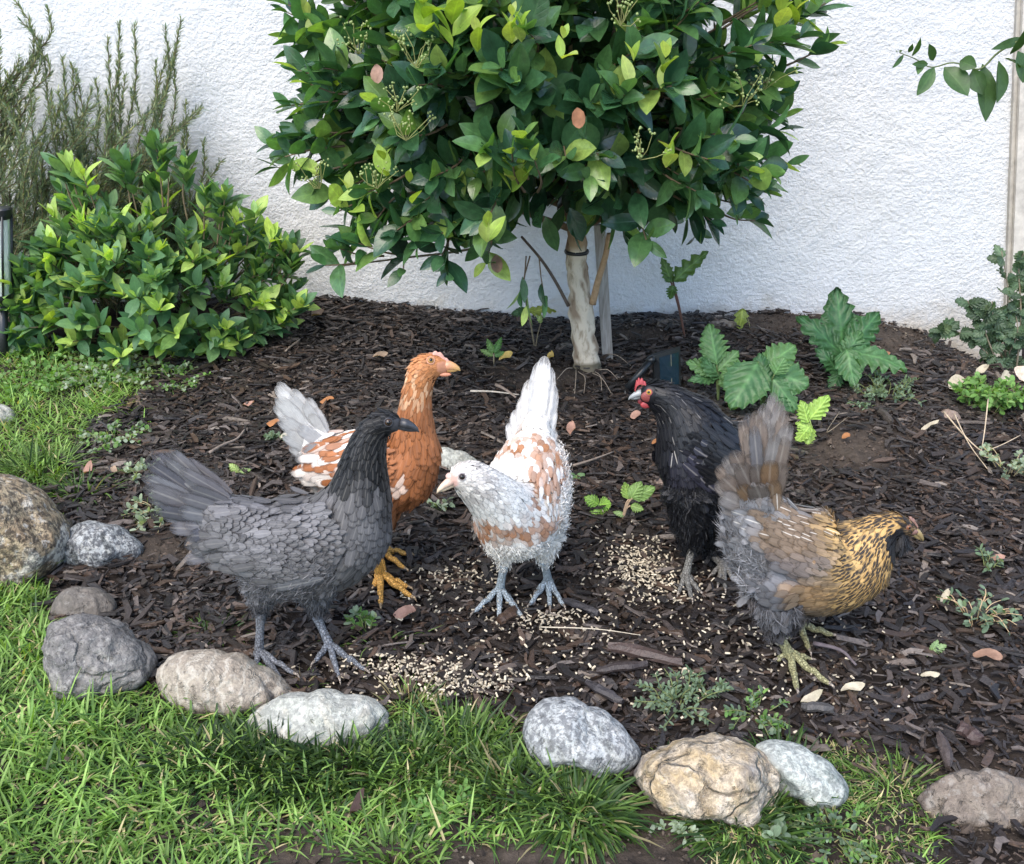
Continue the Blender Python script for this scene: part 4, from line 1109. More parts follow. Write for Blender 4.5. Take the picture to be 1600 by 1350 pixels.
white = dict(
    label='white hen with rust patches facing forward, tail straight up, between the brown and black hens', Y=1.36, foot=G(822, 950), mat=f_white,
    spine=[(838, 668, 1.535, 30, .85), (834, 700, 1.51, 46, .9), (828, 735, 1.465, 60, 1.), (820, 768, 1.42, 68, 1.02), (812, 796, 1.37, 70, 1.02), (800, 808, 1.325, 64, 1.), (786, 796, 1.292, 52, .95), (770, 778, 1.268, 44, .95), (752, 762, 1.25, 38, .95), (735, 750, 1.235, 32, .95), (719, 746, 1.222, 25, .9), (706, 749, 1.215, 15, .9)],
    thighs=[[(782, 822, 1.38, 34), (786, 850, 1.385, 23), (787, 872, 1.385, 11), (787, 886, 1.385, 7)], [(848, 812, 1.41, 36), (852, 842, 1.41, 24), (852, 866, 1.41, 12), (851, 880, 1.41, 7)]],
    color=col_white, grav=.15, trim=1.5,
    wings=[dict(sided=False, poly=[(835, 700), (862, 712), (880, 745), (886, 790), (880, 830), (862, 846), (850, 815), (838, 780), (822, 735)], shoulder=(845, 840), tip=(850, 690), l0=.018, l1=.032, asp=.5, step=9, bulge=.006, flight=[])],
    tail=[(835, 712, 1.50, 851, 557, 1.60, .040, WH), (832, 712, 1.50, 843, 566, 1.60, .044, WH), (838, 712, 1.50, 857, 572, 1.60, .040, WH), (828, 712, 1.5, 832, 592, 1.59, .044, WH), (842, 715, 1.50, 862, 600, 1.59, .040, WH), (824, 712, 1.49, 820, 618, 1.58, .044, WH), (845, 718, 1.49, 862, 632, 1.57, .036, WH),
          (820, 715, 1.485, 808, 640, 1.565, .040, WH), (816, 718, 1.48, 798, 660, 1.55, .036, WH), (848, 722, 1.485, 861, 668, 1.55, .034, WH), (835, 722, 1.48, 838, 640, 1.56, .05, WH), (828, 722, 1.475, 820, 660, 1.54, .045, WH), (842, 724, 1.475, 850, 665, 1.54, .042, WH), (812, 722, 1.47, 802, 682, 1.52, .036, WH)],
    tail_n=(.1, -.9, .3), tail_flat=True, tail_curl=.02, tail_rim=.15,
    beak=((703, 755, 1.213), (681, 768, 1.203)), beak_col=(.58, .46, .32), beak_base=(.52, .34, .27), beak_mat=m_beak, beak_r=.0064, head=(722, 748, 1.222), eye=(722, 745), eye_r=.0044, iris=(.03, .02, .015), lid=(.25, .22, .22),
    extra=white_extra,
    legs=[dict(hock=(787, 886, 1.385), ankle=(781, 936), toes=[(740, 957), (780, 972), (818, 966), (803, 942)], r=.0064, col=(.40, .46, .49)),
          dict(hock=(851, 880, 1.41), ankle=(856, 922), toes=[(826, 947), (861, 970), (881, 947), (838, 924)], r=.0064, col=(.40, .46, .49))])

# ---- rust brown pullet with white tail, facing right
def col_brown(t, px, py, reg, Pn):
    n = len(t); v = nz(Pn, 45); v2 = nz(Pn, 110, 3)
    c = np.tile((.29, .105, .036), (n, 1)) * (1 + .25 * v)[:, None]
    body = (1 - sstep(.50, .60, t)); wpat = sstep(-.05, .12, v2 + .5 * v + np.clip((575 - px) * .02, -3, .06))
    c = setw(c, body * wpat, (.66, .60, .54))
    c = setw(c, 1 - sstep(.10, .22, t), (.66, .65, .63))
    nk = sstep(.66, .8, t); c = setw(c, nk, (.46, .19, .07), .8); c = setw(c, sstep(.62, .7, t) * (1 - sstep(.78, .86, t)) * (v2 > .12), (.62, .40, .24), .7)
    c = setw(c, sstep(1.1, .6, in_ell(px, py, 634, 750, 9, 15)), (.7, .55, .45), .8)
    c = setw(c, sstep(790, 830, py), (.5, .25, .12), .6)
    L = .030 - .011 * sstep(.5, .8, t); W = .016 - .0085 * sstep(.45, .7, t)
    hd = sstep(.80, .90, t); L = L * (1 - hd) + .0055 * hd; W = W * (1 - hd) + .004 * hd
    fx = np.zeros((n, 3)); fx[:, 0] = .45 * (1 - hd); fx[:, 1] = .03
    fc = (in_ell(px, py, 693, 574, 14, 10) < 1) & (t > .9); c = setw(c, fc * 1., (.42, .19, .11)); L = np.where(fc, 0, L)
    L = np.where(reg == 9, .03, L); return c, L, W, fx
Yb = 1.47
def comb(mb, base, bd, hgt, n, col, thick=.0022):
    """low serrated comb: base = points along the skull"""
    base = np.array(base); K = 26; b = cr(base, 12); t = np.linspace(0, 1, K); pts = np.stack([np.interp(t, np.linspace(0, 1, len(b)), b[:, i]) for i in range(3)], -1)
    hh = hgt * (.35 + .65 * np.abs(np.sin(t * math.pi * n))) * np.sin(t * math.pi) ** .35
    s = nrmz(np.cross(bd, [0, 0, 1.])); V = []
    for i in range(K):
        for a, z in ((-1.3, -.003), (-1, .35 * hh[i]), (-.45, .8 * hh[i]), (0, hh[i]), (.45, .8 * hh[i]), (1, .35 * hh[i]), (1.3, -.003)):
            V.append(pts[i] + s * a * thick + np.array([0, 0, 1.]) * z)
    Q = [(i * 7 + k, i * 7 + k + 1, i * 7 + 8 + k, i * 7 + 7 + k) for i in range(K - 1) for k in range(6)]
    mb.add(V, Q, None, col)
def brown_extra(root, hit, mirror, hc, hn, bd, pn):
    mb = MB(); comb(mb, [P(676, 551, Yb), P(686, 553, Yb), P(698, 563, Yb), P(707, 571, Yb)], bd, .0045, 3.5, (.52, .28, .22), .0016); mb.build('comb', m_skin, root)
    for sg in (-1, 1):
        mb = MB(); c_ = P(695, 583, Yb) + hn * sg * .006; sphere(mb, c_, .0055, 14, 10, (.46, .19, .11), (1.9, .6, .6)); mb.build('wattle', m_skin, root)
brown = dict(
    label='rust brown hen with white tail and orange feet standing behind the grey hen', Y=Yb, foot=G(600, 925), mat=f_brown,
    spine=[(478, 672, Yb, 24, .7), (500, 700, Yb, 40, .8), (535, 722, Yb, 60, .85), (580, 735, Yb, 74, .84), (622, 735, Yb, 68, .84), (645, 705, Yb, 50, .86), (648, 668, Yb, 37, .86), (650, 630, Yb, 29, .86), (656, 598, Yb, 26, .88), (666, 576, Yb, 27, .84), (683, 572, Yb, 21, .8), (700, 575, Yb, 12, .85)],
    thighs=[[(590, 770, Yb - .03, 44), (588, 815, Yb - .04, 28), (585, 845, Yb - .045, 13), (584, 860, Yb - .05, 8)], [(600, 765, Yb + .02, 42), (600, 800, Yb + .02, 26), (594, 825, Yb + .02, 13), (590, 840, Yb + .02, 8)]],
    color=col_brown, grav=.3,
    wings=[dict(sided=False, poly=[(620, 700), (625, 740), (600, 770), (560, 780), (520, 760), (492, 730), (500, 690), (550, 668), (600, 672)], shoulder=(620, 720), tip=(498, 735), l0=.018, l1=.034, asp=.5, step=10, bulge=.010,
                flight=[(560, 735, 494, 735, .026, (.7, .6, .5)), (565, 748, 497, 750, .026, (.62, .45, .32)), (575, 760, 506, 765, .026, (.42, .2, .1))], rim=.1)],
    tail=[(505, 690, Yb, 433, 600, Yb + .02, .030, WH), (503, 695, Yb, 436, 612, Yb, .03, WH), (505, 700, Yb, 431, 628, Yb, .032, WH), (508, 705, Yb, 438, 648, Yb - .01, .034, WH), (508, 712, Yb, 446, 668, Yb - .01, .034, WH), (508, 720, Yb, 455, 690, Yb - .01, .034, WH), (512, 728, Yb, 464, 706, Yb - .01, .032, WH), (505, 684, Yb, 455, 612, Yb, .026, WH), (508, 682, Yb, 478, 625, Yb, .024, WH), (512, 684, Yb, 487, 640, Yb, .024, WH),
          (515, 735, Yb, 470, 725, Yb - .02, .034, WH), (520, 745, Yb, 478, 745, Yb - .02, .034, WH), (525, 755, Yb, 486, 762, Yb - .02, .034, WH), (520, 700, Yb, 468, 660, Yb - .015, .030, WH), (525, 712, Yb, 476, 690, Yb - .02, .030, WH), (530, 760, Yb, 495, 765, Yb - .01, .034, WH)],
    tail_w=.012, tail_rim=.28,
    beak=((699, 573, Yb), (720, 576, Yb)), beak_col=(.60, .36, .12), beak_base=(.50, .22, .14), beak_mat=m_beak, beak_r=.0085, head=(672, 574, Yb), eye=(673, 563), eye_r=.0054, iris=(.36, .19, .06), lid=(.45, .22, .14), extra=brown_extra,
    legs=[dict(hock=(583, 850, 1.42), ankle=(595, 913), toes=[(595, 948), (654, 940), (639, 918), (583, 918)], r=.0072, col=(.74, .38, .08), claw=(.5, .35, .2), toe=.85),
          dict(hock=(588, 838, 1.49), ankle=(592, 872), toes=[(643, 896), (640, 866), (603, 902), (575, 875)], r=.0070, col=(.74, .38, .08), claw=(.5, .35, .2), toe=.85)])

# ---- black hen with red face, facing left
def col_black(t, px, py, reg, Pn):
    n = len(t); v = nz(Pn, 50); v2 = nz(Pn, 200, 3)
    c = np.tile((.0075, .0078, .0095), (n, 1)) * (1 + .4 * v)[:, None]
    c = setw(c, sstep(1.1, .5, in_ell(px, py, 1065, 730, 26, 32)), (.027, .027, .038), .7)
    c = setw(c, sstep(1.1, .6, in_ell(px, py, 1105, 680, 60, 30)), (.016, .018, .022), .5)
    L = .028 - .006 * sstep(.5, .8, t); W = .016 - .009 * sstep(.5, .75, t)
    hd = sstep(.88, .96, t); L = L * (1 - hd) + .0075 * hd; W = W * (1 - hd) + .0035 * hd
    fx = np.zeros((n, 3)); fx[:, 0] = .4; fx[:, 1] = np.where((t > .55) & (t < .85) & (v2 > .22), .22, .02)
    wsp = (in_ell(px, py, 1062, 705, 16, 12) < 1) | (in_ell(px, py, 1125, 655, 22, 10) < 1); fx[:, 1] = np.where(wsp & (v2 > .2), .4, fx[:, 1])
    L = np.where((in_ell(px, py, 1010, 617, 17, 16) < 1) & (t > .86), 0, L)
    fl = (py > 760) & (reg != 9) | (reg == 1) | (reg == 2); L = np.where(fl, .018, L); W = np.where(fl, .006, W); fx[fl] = (0, 0, -1)
    L = np.where(reg == 9, .03, L); return c, L, W, fx
Yk = 1.50
def black_extra(root, hit, mirror, hc, hn, bd, pn):
    red = (.33, .045, .05)
    mb = MB(); comb(mb, [P(992, 611, Yk), P(994, 601, Yk), P(1000, 597, Yk), P(1009, 599, Yk)], bd, .0085, 4.5, red, .0026); mb.build('comb', m_skin, root)
    for sg in (-1, 1):
        mb = MB(); c_ = P(1010, 616, Yk - .001) + hn * sg * .0105; tb_ = MB()
        sphere(mb, c_, .0105, 20, 14, (.20, .045, .04), (1.15, .42, .9)); mb.build('face_skin', m_skin, root)
        mb = MB(); c_ = P(1007, 630, Yk) + hn * sg * .007; sphere(mb, c_, .0066, 14, 10, red, (1.3, .5, .9)); sphere(mb, c_ + np.array([.005, 0, .003]), .0055, 14, 10, red, (1.2, .5, .9)); mb.build('wattle', m_skin, root)
        mb = MB(); c_ = P(1030, 630, Yk) + hn * sg * .017; sphere(mb, c_, .0045, 12, 8, (.6, .36, .28), (.9, .5, 1.3)); mb.build('earlobe', m_skin, root)
BK = (.016, .017, .022)
black = dict(
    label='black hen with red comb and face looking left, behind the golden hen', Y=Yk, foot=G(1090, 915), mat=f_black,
    spine=[(1188, 730, 1.57, 30, .8), (1172, 733, 1.55, 48, .85), (1145, 735, 1.53, 70, .86), (1112, 728, 1.515, 80, .86), (1092, 705, 1.50, 70, .88), (1078, 672, Yk, 58, .84), (1064, 650, Yk, 47, .82), (1047, 632, Yk, 33, .82), (1030, 620, Yk, 26, .84), (1014, 617, Yk, 22, .82), (1002, 619, Yk, 13, .85)],
    thighs=[[(1085, 765, Yk - .02, 48), (1082, 810, Yk - .03, 32), (1080, 840, Yk - .035, 18), (1081, 862, Yk - .04, 8)], [(1120, 780, Yk + .03, 48), (1118, 830, Yk + .02, 30), (1116, 860, Yk + .01, 15), (1115, 876, Yk, 8)]],
    color=col_black, grav=.5, trim=0.,
    wings=[dict(poly=[(1060, 690), (1085, 665), (1130, 655), (1160, 670), (1180, 700), (1170, 740), (1140, 765), (1100, 760), (1070, 735)], shoulder=(1060, 700), tip=(1165, 755), l0=.022, l1=.048, asp=.5, step=11, bulge=.010,
                flight=[(1085, 700, 1150, 745, .028, (.027, .028, .038)), (1078, 712, 1135, 755, .028, (.03, .03, .045)), (1070, 722, 1118, 765, .026, (.027, .027, .04)), (1095, 690, 1165, 735, .028, (.028, .03, .04))])],
    tail=[(1170, 700, 1.56, 1195, 645, 1.66, .03, BK), (1175, 705, 1.56, 1205, 650, 1.66, .03, BK), (1180, 715, 1.56, 1213, 662, 1.66, .03, BK), (1180, 720, 1.56, 1218, 680, 1.66, .03, BK), (1185, 730, 1.56, 1218, 700, 1.65, .03, BK)],
    tail_w=.012,
    beak=((1001, 616, Yk), (981, 622, Yk - .004)), beak_col=(.26, .27, .27), beak_mat=m_beak, beak_r=.0066, head=(1014, 617, Yk), eye=(1014, 613), eye_r=.0044, iris=(.42, .26, .05), lid=(.3, .06, .06), extra=black_extra,
    legs=[dict(hock=(1081, 858, 1.455), ankle=(1070, 915), toes=[(1060, 927), (1081, 936), (1095, 926), (1082, 905)], r=.0062, col=(.17, .165, .15)),
          dict(hock=(1115, 870, 1.50), ankle=(1128, 898), toes=[(1111, 899), (1134, 926), (1146, 905), (1122, 915)], r=.0062, col=(.2, .19, .17))])

# ---- golden hen, head down
def col_gold(t, px, py, reg, Pn):
    n = len(t); v = nz(Pn, 50); v2 = nz(Pn, 130, 3)
    c = np.tile((.15, .125, .115), (n, 1)) * (1 + .3 * v)[:, None]
    c = setw(c, sstep(1.15, .5, in_ell(px, py, 1235, 828, 95, 50, .25)), (.17, .118, .075), .85)
    c = setw(c, (v2 > .2) * sstep(1.1, .7, in_ell(px, py, 1230, 790, 70, 30)), (.20, .20, .205), .7)
    gold = np.maximum(sstep(1283, 1322, px - (py - 850) * .12 + 22 * v), sstep(.62, .68, t)); gold = np.maximum(gold, sstep(1250, 1330, px) * sstep(860, 940, py) * .7)
    c = setw(c, gold, (.50, .32, .125)); c = setw(c, gold * sstep(1330, 1395, px) * (1 - sstep(.85, .9, t)), (.55, .33, .12), .6); c = setw(c, gold * (R.rand(n) < .22), (.10, .07, .04), .7)
    c = setw(c, sstep(.79, .85, t), (.17, .11, .06), .8); c = setw(c, sstep(.79, .85, t) * (R.rand(n) < .4), (.03, .025, .02), .8)
    fluff = sstep(1.15, .75, in_ell(px, py, 1155, 850, 52, 90)) * (t < .4)
    c = setw(c, fluff, (.22, .22, .23)); c = setw(c, sstep(1.1, .6, in_ell(px, py, 1215, 930, 40, 50)), (.14, .145, .16), .8)
    c = setw(c, (reg > 0) * sstep(940, 985, py), (.045, .045, .05), .85)
    c = setw(c, sstep(1.1, .6, in_ell(px, py, 1275, 935, 45, 22)) * (reg == 0), (.36, .22, .10), .6)
    beard = in_ell(px, py, 1404, 848, 14, 20) < 1.2
    c = setw(c, beard * 1., (.010, .011, .014)); beardv = beard & (t > .8)
    gk = gold * (px > 1280); L = .029 - .010 * gk; W = .018 - .0098 * gk
    hd = sstep(.86, .93, t); L = L * (1 - hd) + .0065 * hd; W = W * (1 - hd) + .0035 * hd
    fx = np.zeros((n, 3)); fx[:, 0] = .35 * (1 - gold); fx[:, 2] = gold * (R.rand(n) < .93) * .97 * (1 - sstep(.93, .97, t))
    fx[:, 1] = np.where((in_ell(px, py, 1250, 820, 75, 45) < 1) & (R.rand(n) < .35), .6, .03)
    fl = ((fluff > .45) & (reg != 9)) | (reg == 1) | (reg == 2)
    L = np.where(fl, .024, L); W = np.where(fl, .005, W); fx[fl] = (0, 0, -1)
    L = np.where(in_ell(px, py, 1297, 802, 20, 16) < 1, .009, L); L = np.where(beardv, .012, L); W = np.where(beardv, .003, W)
    L = np.where(reg == 9, .03, L); return c, L, W, fx
Yo = 1.265
GB = (.16, .13, .11); GG = (.185, .172, .165); GN = (.2, .125, .07)
def gold_extra(root, hit, mirror, hc, hn, bd, pn):
    mb = MB(); comb(mb, [P(1420, 808, Yo), P(1427, 812, Yo), P(1434, 822, Yo)], bd, .003, 2.5, (.24, .13, .10)); mb.build('comb', m_skin, root)
    mb = MB(); c0 = P(1405, 842, Yo)
    for k in range(420):
        v = nrmz(R.normal(0, 1, 3)); p = c0 + v * np.array([.012, .014, .017]) * random.uniform(.6, 1.); ribbons(mb, [p], [v * .6 + np.array([.1, 0, -1.])], [v], random.uniform(.009, .018), .0022, [(.010, .010, .012)], None, 'fluff', .1, -.1)
    mb.build('beard', f_gold, root)
    for sg in (-1, 1):
        mb = MB(); c_ = P(1424, 828, Yo) + hn * sg * .006; sphere(mb, c_, .0055, 14, 10, (.20, .11, .09), (1.4, .5, .8)); mb.build('face_skin', m_skin, root)
gold = dict(
    label='golden necked grey brown hen with its head lowered to the mulch at right', Y=Yo, foot=G(1240, 1040), mat=f_gold,
    spine=[(1192, 755, Yo, 36, .75), (1190, 790, Yo, 52, .82), (1200, 828, Yo, 70, .86), (1235, 862, Yo, 88, .86), (1285, 880, Yo, 88, .86), (1328, 872, Yo, 76, .86), (1356, 850, Yo, 56, .86), (1376, 832, Yo, 38, .86), (1393, 822, Yo, 25, .88), (1408, 821, Yo, 19, .88), (1420, 826, Yo, 15, .86), (1429, 833, Yo, 9, .9)],
    thighs=[[(1215, 905, Yo - .03, 54), (1213, 940, Yo - .035, 36), (1210, 968, Yo - .035, 17), (1210, 985, Yo - .035, 9)], [(1245, 905, Yo + .03, 50), (1240, 940, Yo + .03, 32), (1236, 962, Yo + .03, 16), (1234, 978, Yo + .025, 9)]],
    color=col_gold, grav=.1, trim=3.,
    wings=[dict(poly=[(1300, 815), (1318, 850), (1315, 885), (1280, 902), (1230, 895), (1200, 860), (1175, 825), (1185, 808), (1230, 800), (1275, 803)], shoulder=(1330, 850), tip=(1178, 800), l0=.016, l1=.034, asp=.5, step=9, bulge=.010,
                flight=[(1270, 880, 1168, 815, .026, GN), (1280, 888, 1180, 838, .022, (.05, .04, .03)), (1265, 868, 1165, 805, .026, GN), (1262, 855, 1160, 795, .026, GG), (1255, 840, 1158, 782, .026, GN), (1250, 828, 1160, 772, .026, GB)], rim=.35)],
    tail=[(1195, 775, Yo, 1214, 620, Yo + .03, .028, GG), (1193, 775, Yo, 1222, 630, Yo + .02, .028, GB), (1195, 775, Yo, 1228, 650, Yo + .01, .028, GG), (1190, 775, Yo, 1198, 636, Yo + .03, .028, GG), (1188, 775, Yo, 1184, 646, Yo + .02, .026, GB), (1186, 775, Yo, 1172, 652, Yo + .02, .026, (.12, .12, .13)), (1184, 778, Yo, 1164, 664, Yo + .01, .026, GB), (1196, 780, Yo, 1206, 665, Yo - .01, .028, GG), (1200, 785, Yo, 1222, 668, Yo - .01, .026, GB),
          (1180, 790, Yo, 1135, 718, Yo, .032, GG), (1182, 795, Yo, 1124, 738, Yo - .01, .032, GB), (1184, 800, Yo, 1120, 765, Yo - .01, .032, GG), (1188, 805, Yo, 1124, 785, Yo - .01, .030, GG), (1185, 788, Yo, 1150, 712, Yo - .015, .032, GB), (1192, 790, Yo, 1178, 715, Yo - .02, .034, GB), (1198, 792, Yo, 1198, 705, Yo - .02, .034, GN), (1204, 792, Yo, 1218, 715, Yo - .02, .032, GB), (1190, 800, Yo, 1150, 745, Yo - .025, .032, GN), (1200, 805, Yo, 1172, 740, Yo - .03, .034, GB), (1208, 805, Yo, 1200, 738, Yo - .03, .034, GN)],
    tail_w=.016, tail_rim=.5, tail_n=(-.15, -.95, .2),
    beak=((1430, 832, Yo), (1445, 844, Yo)), beak_col=(.30, .22, .10), beak_mat=m_beak, beak_r=.0052, head=(1415, 824, Yo), eye=(1420, 824), eye_r=.0036, iris=(.2, .08, .03), lid=(.2, .1, .08), extra=gold_extra,
    legs=[dict(hock=(1210, 978, 1.225), ankle=(1231, 1039), toes=[(1246, 1080), (1297, 1070), (1268, 1031), (1213, 1031)], r=.0068, col=(.30, .29, .15), toe=.85),
          dict(hock=(1234, 972, 1.29), ankle=(1246, 992), toes=[(1303, 993), (1265, 1017), (1262, 980), (1230, 998)], r=.0066, col=(.30, .28, .14), toe=.85)])
for H in (grey, white, brown, black, gold): make_hen(H)

# ================================================================== PLANTS
m_leafg = mat_leaf('glossy_leaf', .24, .2, 7., .28, .6, .28, 1.9, .5)
m_leafs = mat_leaf('shrub_leaf', .42, .30, 7., .30, .45, .2, 1.2, .4)
m_leafb = mat_leaf('broad_leaf', .42, .28, 5., .32, .4, .22, 1.25, .6)
m_needle = mat_leaf('needle_leaf', .6, .12, 1., .15, .3, .15, 1.6, .1)
m_weed = mat_leaf('weed_leaf', .55, .3, 4., .2, .4, .2, 1.2, .2)
m_dry = mat_leaf('dry_leaf', .7, .2, 7., -.3, .3, .3, 1.1, .5)
m_twig = mat_attr('twig', .8, .3, 90, .6, .002, .3)

def leaf_cloud(mb, pos, dr, nr, L, W, col, prof='leaf', curl=-.12, cup=.3, wave=.0, lift=0., droop=0.):
    n = len(pos)
    ribbons(mb, pos, dr, nr, L, W, col, None, prof, lift, curl + R.normal(0, .08, n), cup + R.normal(0, .1, n), droop, wave)

def twig_leaves(mb, mbt, tips, bases, nl, L, asp, pal, wts, young=0., spread=.75, back=.12, twr=.0016, outc=None, twigcol=(.14, .10, .06), up=.25, whorl=2, prof='leaf', tmul=1.):
    """opposite leaves along the last stretch of each twig, a rosette at the end"""
    P0 = []; Dr = []; Nr = []; LL = []; CC = []
    pal = np.array(pal)
    for b_, t_ in zip(bases, tips):
        d = nrmz(t_ - b_); ln = np.linalg.norm(t_ - b_); s, u = frame_of(d); a0 = random.random() * 6.28
        q = cr([b_, (b_ + t_) / 2 + R.normal(0, .12 * ln, 3) * .4, t_], 3)
        if mbt is not None: tube(mbt, q, np.linspace(twr * 1.6, twr * .7, len(q)), 5, twigcol, False)
        isy = random.random() < young
        for k in range(nl):
            f = 1 - back / ln * (k // whorl) / max(1, nl / whorl) * (1 if ln > back else ln / back)
            f = max(.15, f); p = b_ + (t_ - b_) * f
            a = a0 + (k % whorl) * 2 * math.pi / whorl + (k // whorl) * 1.57 + random.gauss(0, .3)
            rd = s * math.cos(a) + u * math.sin(a)
            sp_ = spread * (.55 + .45 * min(1, (k // whorl) / 2.)) + random.gauss(0, .15)
            dd = d * (1 - .45 * sp_) + rd * sp_ + np.array([0, 0, up]) + R.normal(0, .2, 3)
            nn = d * .8 + np.array([0, 0, .7]) - rd * .25 + R.normal(0, .34, 3)
            sz = (.62 if k < whorl else 1.) * random.uniform(.75, 1.15)
            i = np.searchsorted(np.cumsum(wts), random.random()); i = min(i, len(pal) - 1)
            c = pal[i] if not (isy and k < whorl * 2) else pal[-1] * random.uniform(.8, 1.1)
            P0.append(p); Dr.append(dd); Nr.append(nn); LL.append(L * sz); CC.append(c * random.uniform(.75, 1.25))
    P0 = np.array(P0); LL = np.array(LL)
    leaf_cloud(mb, P0, np.array(Dr), np.array(Nr), LL, LL * asp * R.uniform(.85, 1.15, len(LL)), np.array(CC), prof, wave=.012)

# ------------------------------------------------------------------ the standard tree in the middle
def tree():
    tb = G(912, 578)
    tb = G(918, 575); Yt = tb[1]
    root = thing('tree', 'round headed glossy leaved tree with a pale trunk in front of the white wall', 'tree', tb)
    C0 = P(856, 95, 2.33); rx, ry, rz = .525, .46, .47
    mb = MB()
    top = P(898, 372, Yt)
    pts = [P(922, 592, Yt), P(918, 575, Yt), P(915, 545, Yt), P(908, 490, Yt), P(903, 430, Yt), P(900, 380, Yt), P(900, 320, Yt - .01), P(895, 250, Yt - .03)]
    m = mpp(tb)
    tube(mb, cr(pts, 5), np.interp(np.linspace(0, 1, 36), [0, .08, .2, .45, .7, 1], np.array([30, 23, 19, 17.5, 15, 10]) * m), 20, (.50, .43, .32))
    V = mb.V[0]                                     # bark: knots and swelling
    ctr = V.mean(0)
    for i in range(len(V)):
        V[i] += nrmz(np.array([V[i][0] - ctr[0], V[i][1] - ctr[1], 0])) * noise.fractal(Vector(V[i] * 30), .7, 2., 5) * .009
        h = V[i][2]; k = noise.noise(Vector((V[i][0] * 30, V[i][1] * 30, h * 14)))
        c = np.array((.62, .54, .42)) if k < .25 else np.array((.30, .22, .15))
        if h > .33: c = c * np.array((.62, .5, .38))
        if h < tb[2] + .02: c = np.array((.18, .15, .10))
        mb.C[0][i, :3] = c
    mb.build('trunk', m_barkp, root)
    mb = MB()                                       # strap round the trunk
    s_ = P(901, 393, Yt); ring = [s_ + np.array([math.cos(a) * .027, math.sin(a) * .027, 0]) for a in np.linspace(0, 6.283, 25)]
    tube(mb, ring, .0035, 6, (.015, .03, .03), False, 1.4); mb.build('tree_tie', m_plas, root)
    # limbs
    mb = MB(); limbs = []
    for k in range(15):
        a = k * 2.4; e = C0 + np.array([math.cos(a) * rx * .62, math.sin(a) * ry * .6, random.uniform(-.25, .35) * rz * 2])
        b_ = P(898, random.choice([300, 330, 360]), Yt); q = cr([b_, b_ * .45 + e * .55 + np.array([0, 0, -.05]), e], 6); limbs.append(q)
        tube(mb, q, np.linspace(.009, .003, len(q)), 7, (.22, .16, .10))
    tube(mb, cr([P(888, 478, Yt - .01), P(868, 440, Yt - .02), P(845, 405, Yt - .04), P(815, 370, Yt - .08)], 5), np.linspace(.0045, .003, 16), 7, (.12, .09, .07))
    tube(mb, cr([P(926, 475, Yt - .02), P(934, 440, Yt - .025), P(946, 400, Yt - .03), P(952, 365, Yt - .04)], 5), np.linspace(.0085, .0065, 16), 9, (.38, .25, .14))
    tube(mb, cr([P(760, 385, Yt - .12), P(700, 395, Yt - .2), P(640, 402, Yt - .25), P(560, 412, Yt - .28), P(535, 415, Yt - .28)], 5), np.linspace(.003, .0015, 21), 6, (.14, .11, .07))
    mb.build('limb', m_twig, root)
    # crown
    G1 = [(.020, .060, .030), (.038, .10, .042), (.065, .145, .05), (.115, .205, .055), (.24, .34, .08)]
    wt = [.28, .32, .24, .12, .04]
    tips = []; bases = []
    n = 0
    while n < 440:
        v = nrmz(R.normal(0, 1, 3)); r = random.uniform(.55, 1.) ** .5
        lump = 1 + .10 * noise.noise(Vector(v * 2.2) + Vector((3, 1, 0))) * 2
        p = C0 + v * np.array([rx, ry, rz]) * r * lump
        if p[2] > C0[2] + .42: continue
        px_, py_ = proj(p)
        if 1090 < px_ < 1200 and -10 < py_ < 62: continue            # gap in the crown, upper right
        if 580 < px_ < 660 and 90 < py_ < 125 and random.random() < .7: continue
        if p[1] > WALLY - .05: continue
        if px_ > 1150 and py_ > 330 : continue
        if py_ > np.interp(px_, [430, 520, 620, 720, 880, 1000, 1100, 1180, 1240], [270, 315, 355, 372, 345, 342, 330, 300, 240]) : continue
        tips.append(p); bases.append(C0 + (p - C0) * np.array([.72, .72, .66]) + np.array([0, 0, -.03])); n += 1
    # stray shoots that break the outline
    for (x, y, x0, y0, yo) in [(435, 262, 520, 240, -.1), (430, 228, 510, 232, -.1), (475, 180, 540, 220, -.1), (450, 8, 530, 40, 0), (470, 70, 540, 90, 0), (520, 385, 590, 375, -.1), (508, 415, 570, 408, -.25), (530, 388, 600, 400, -.25), (560, 380, 640, 400, -.25), (600, 372, 640, 402, -.25),
                           (1290, 5, 1220, 50, 0), (1285, 75, 1210, 110, 0), (1225, 185, 1160, 180, 0), (1230, 255, 1160, 240, 0), (1215, 150, 1150, 150, 0), (1225, 30, 1190, 70, -.1), (800, 240, 820, 300, -.5), (835, 250, 840, 300, -.5), (815, 220, 825, 280, -.5), (1180, 345, 1120, 330, -.1), (1195, 300, 1130, 290, -.1),
                           (700, 425, 700, 380, -.3), (690, 400, 705, 365, -.3), (980, 372, 970, 340, -.2), (1010, 375, 1000, 340, -.3), (630, 420, 640, 380, -.25), (760, 410, 770, 370, -.3), (1090, 360, 1070, 330, -.1)]:
        tips.append(P(x, y, 2.33 + yo)); bases.append(P(x0, y0, 2.33 + yo * .8))
    for (x, y, yo) in [(455, 165, -.1), (470, 215, -.12), (445, 245, -.15), (490, 275, -.15), (505, 305, -.15), (530, 330, -.2), (560, 350, -.22), (590, 340, -.25), (620, 360, -.28), (655, 375, -.28), (540, 370, -.2), (465, 110, -.05), (460, 60, 0), (450, 20, 0), (500, 160, -.15), (520, 120, -.1), (690, 365, -.3), (575, 300, -.25), (1215, 205, -.1), (1225, 120, -.1), (1200, 270, -.12), (1250, 60, -.05), (1270, 20, 0), (1160, 320, -.15), (1110, 345, -.18)]:
        t_ = P(x, y, 2.33 + yo); tips.insert(0, t_); bases.insert(0, t_ * .78 + (C0 + np.array([0, 0, -.1])) * .22)
    mb = MB(); mt = MB()
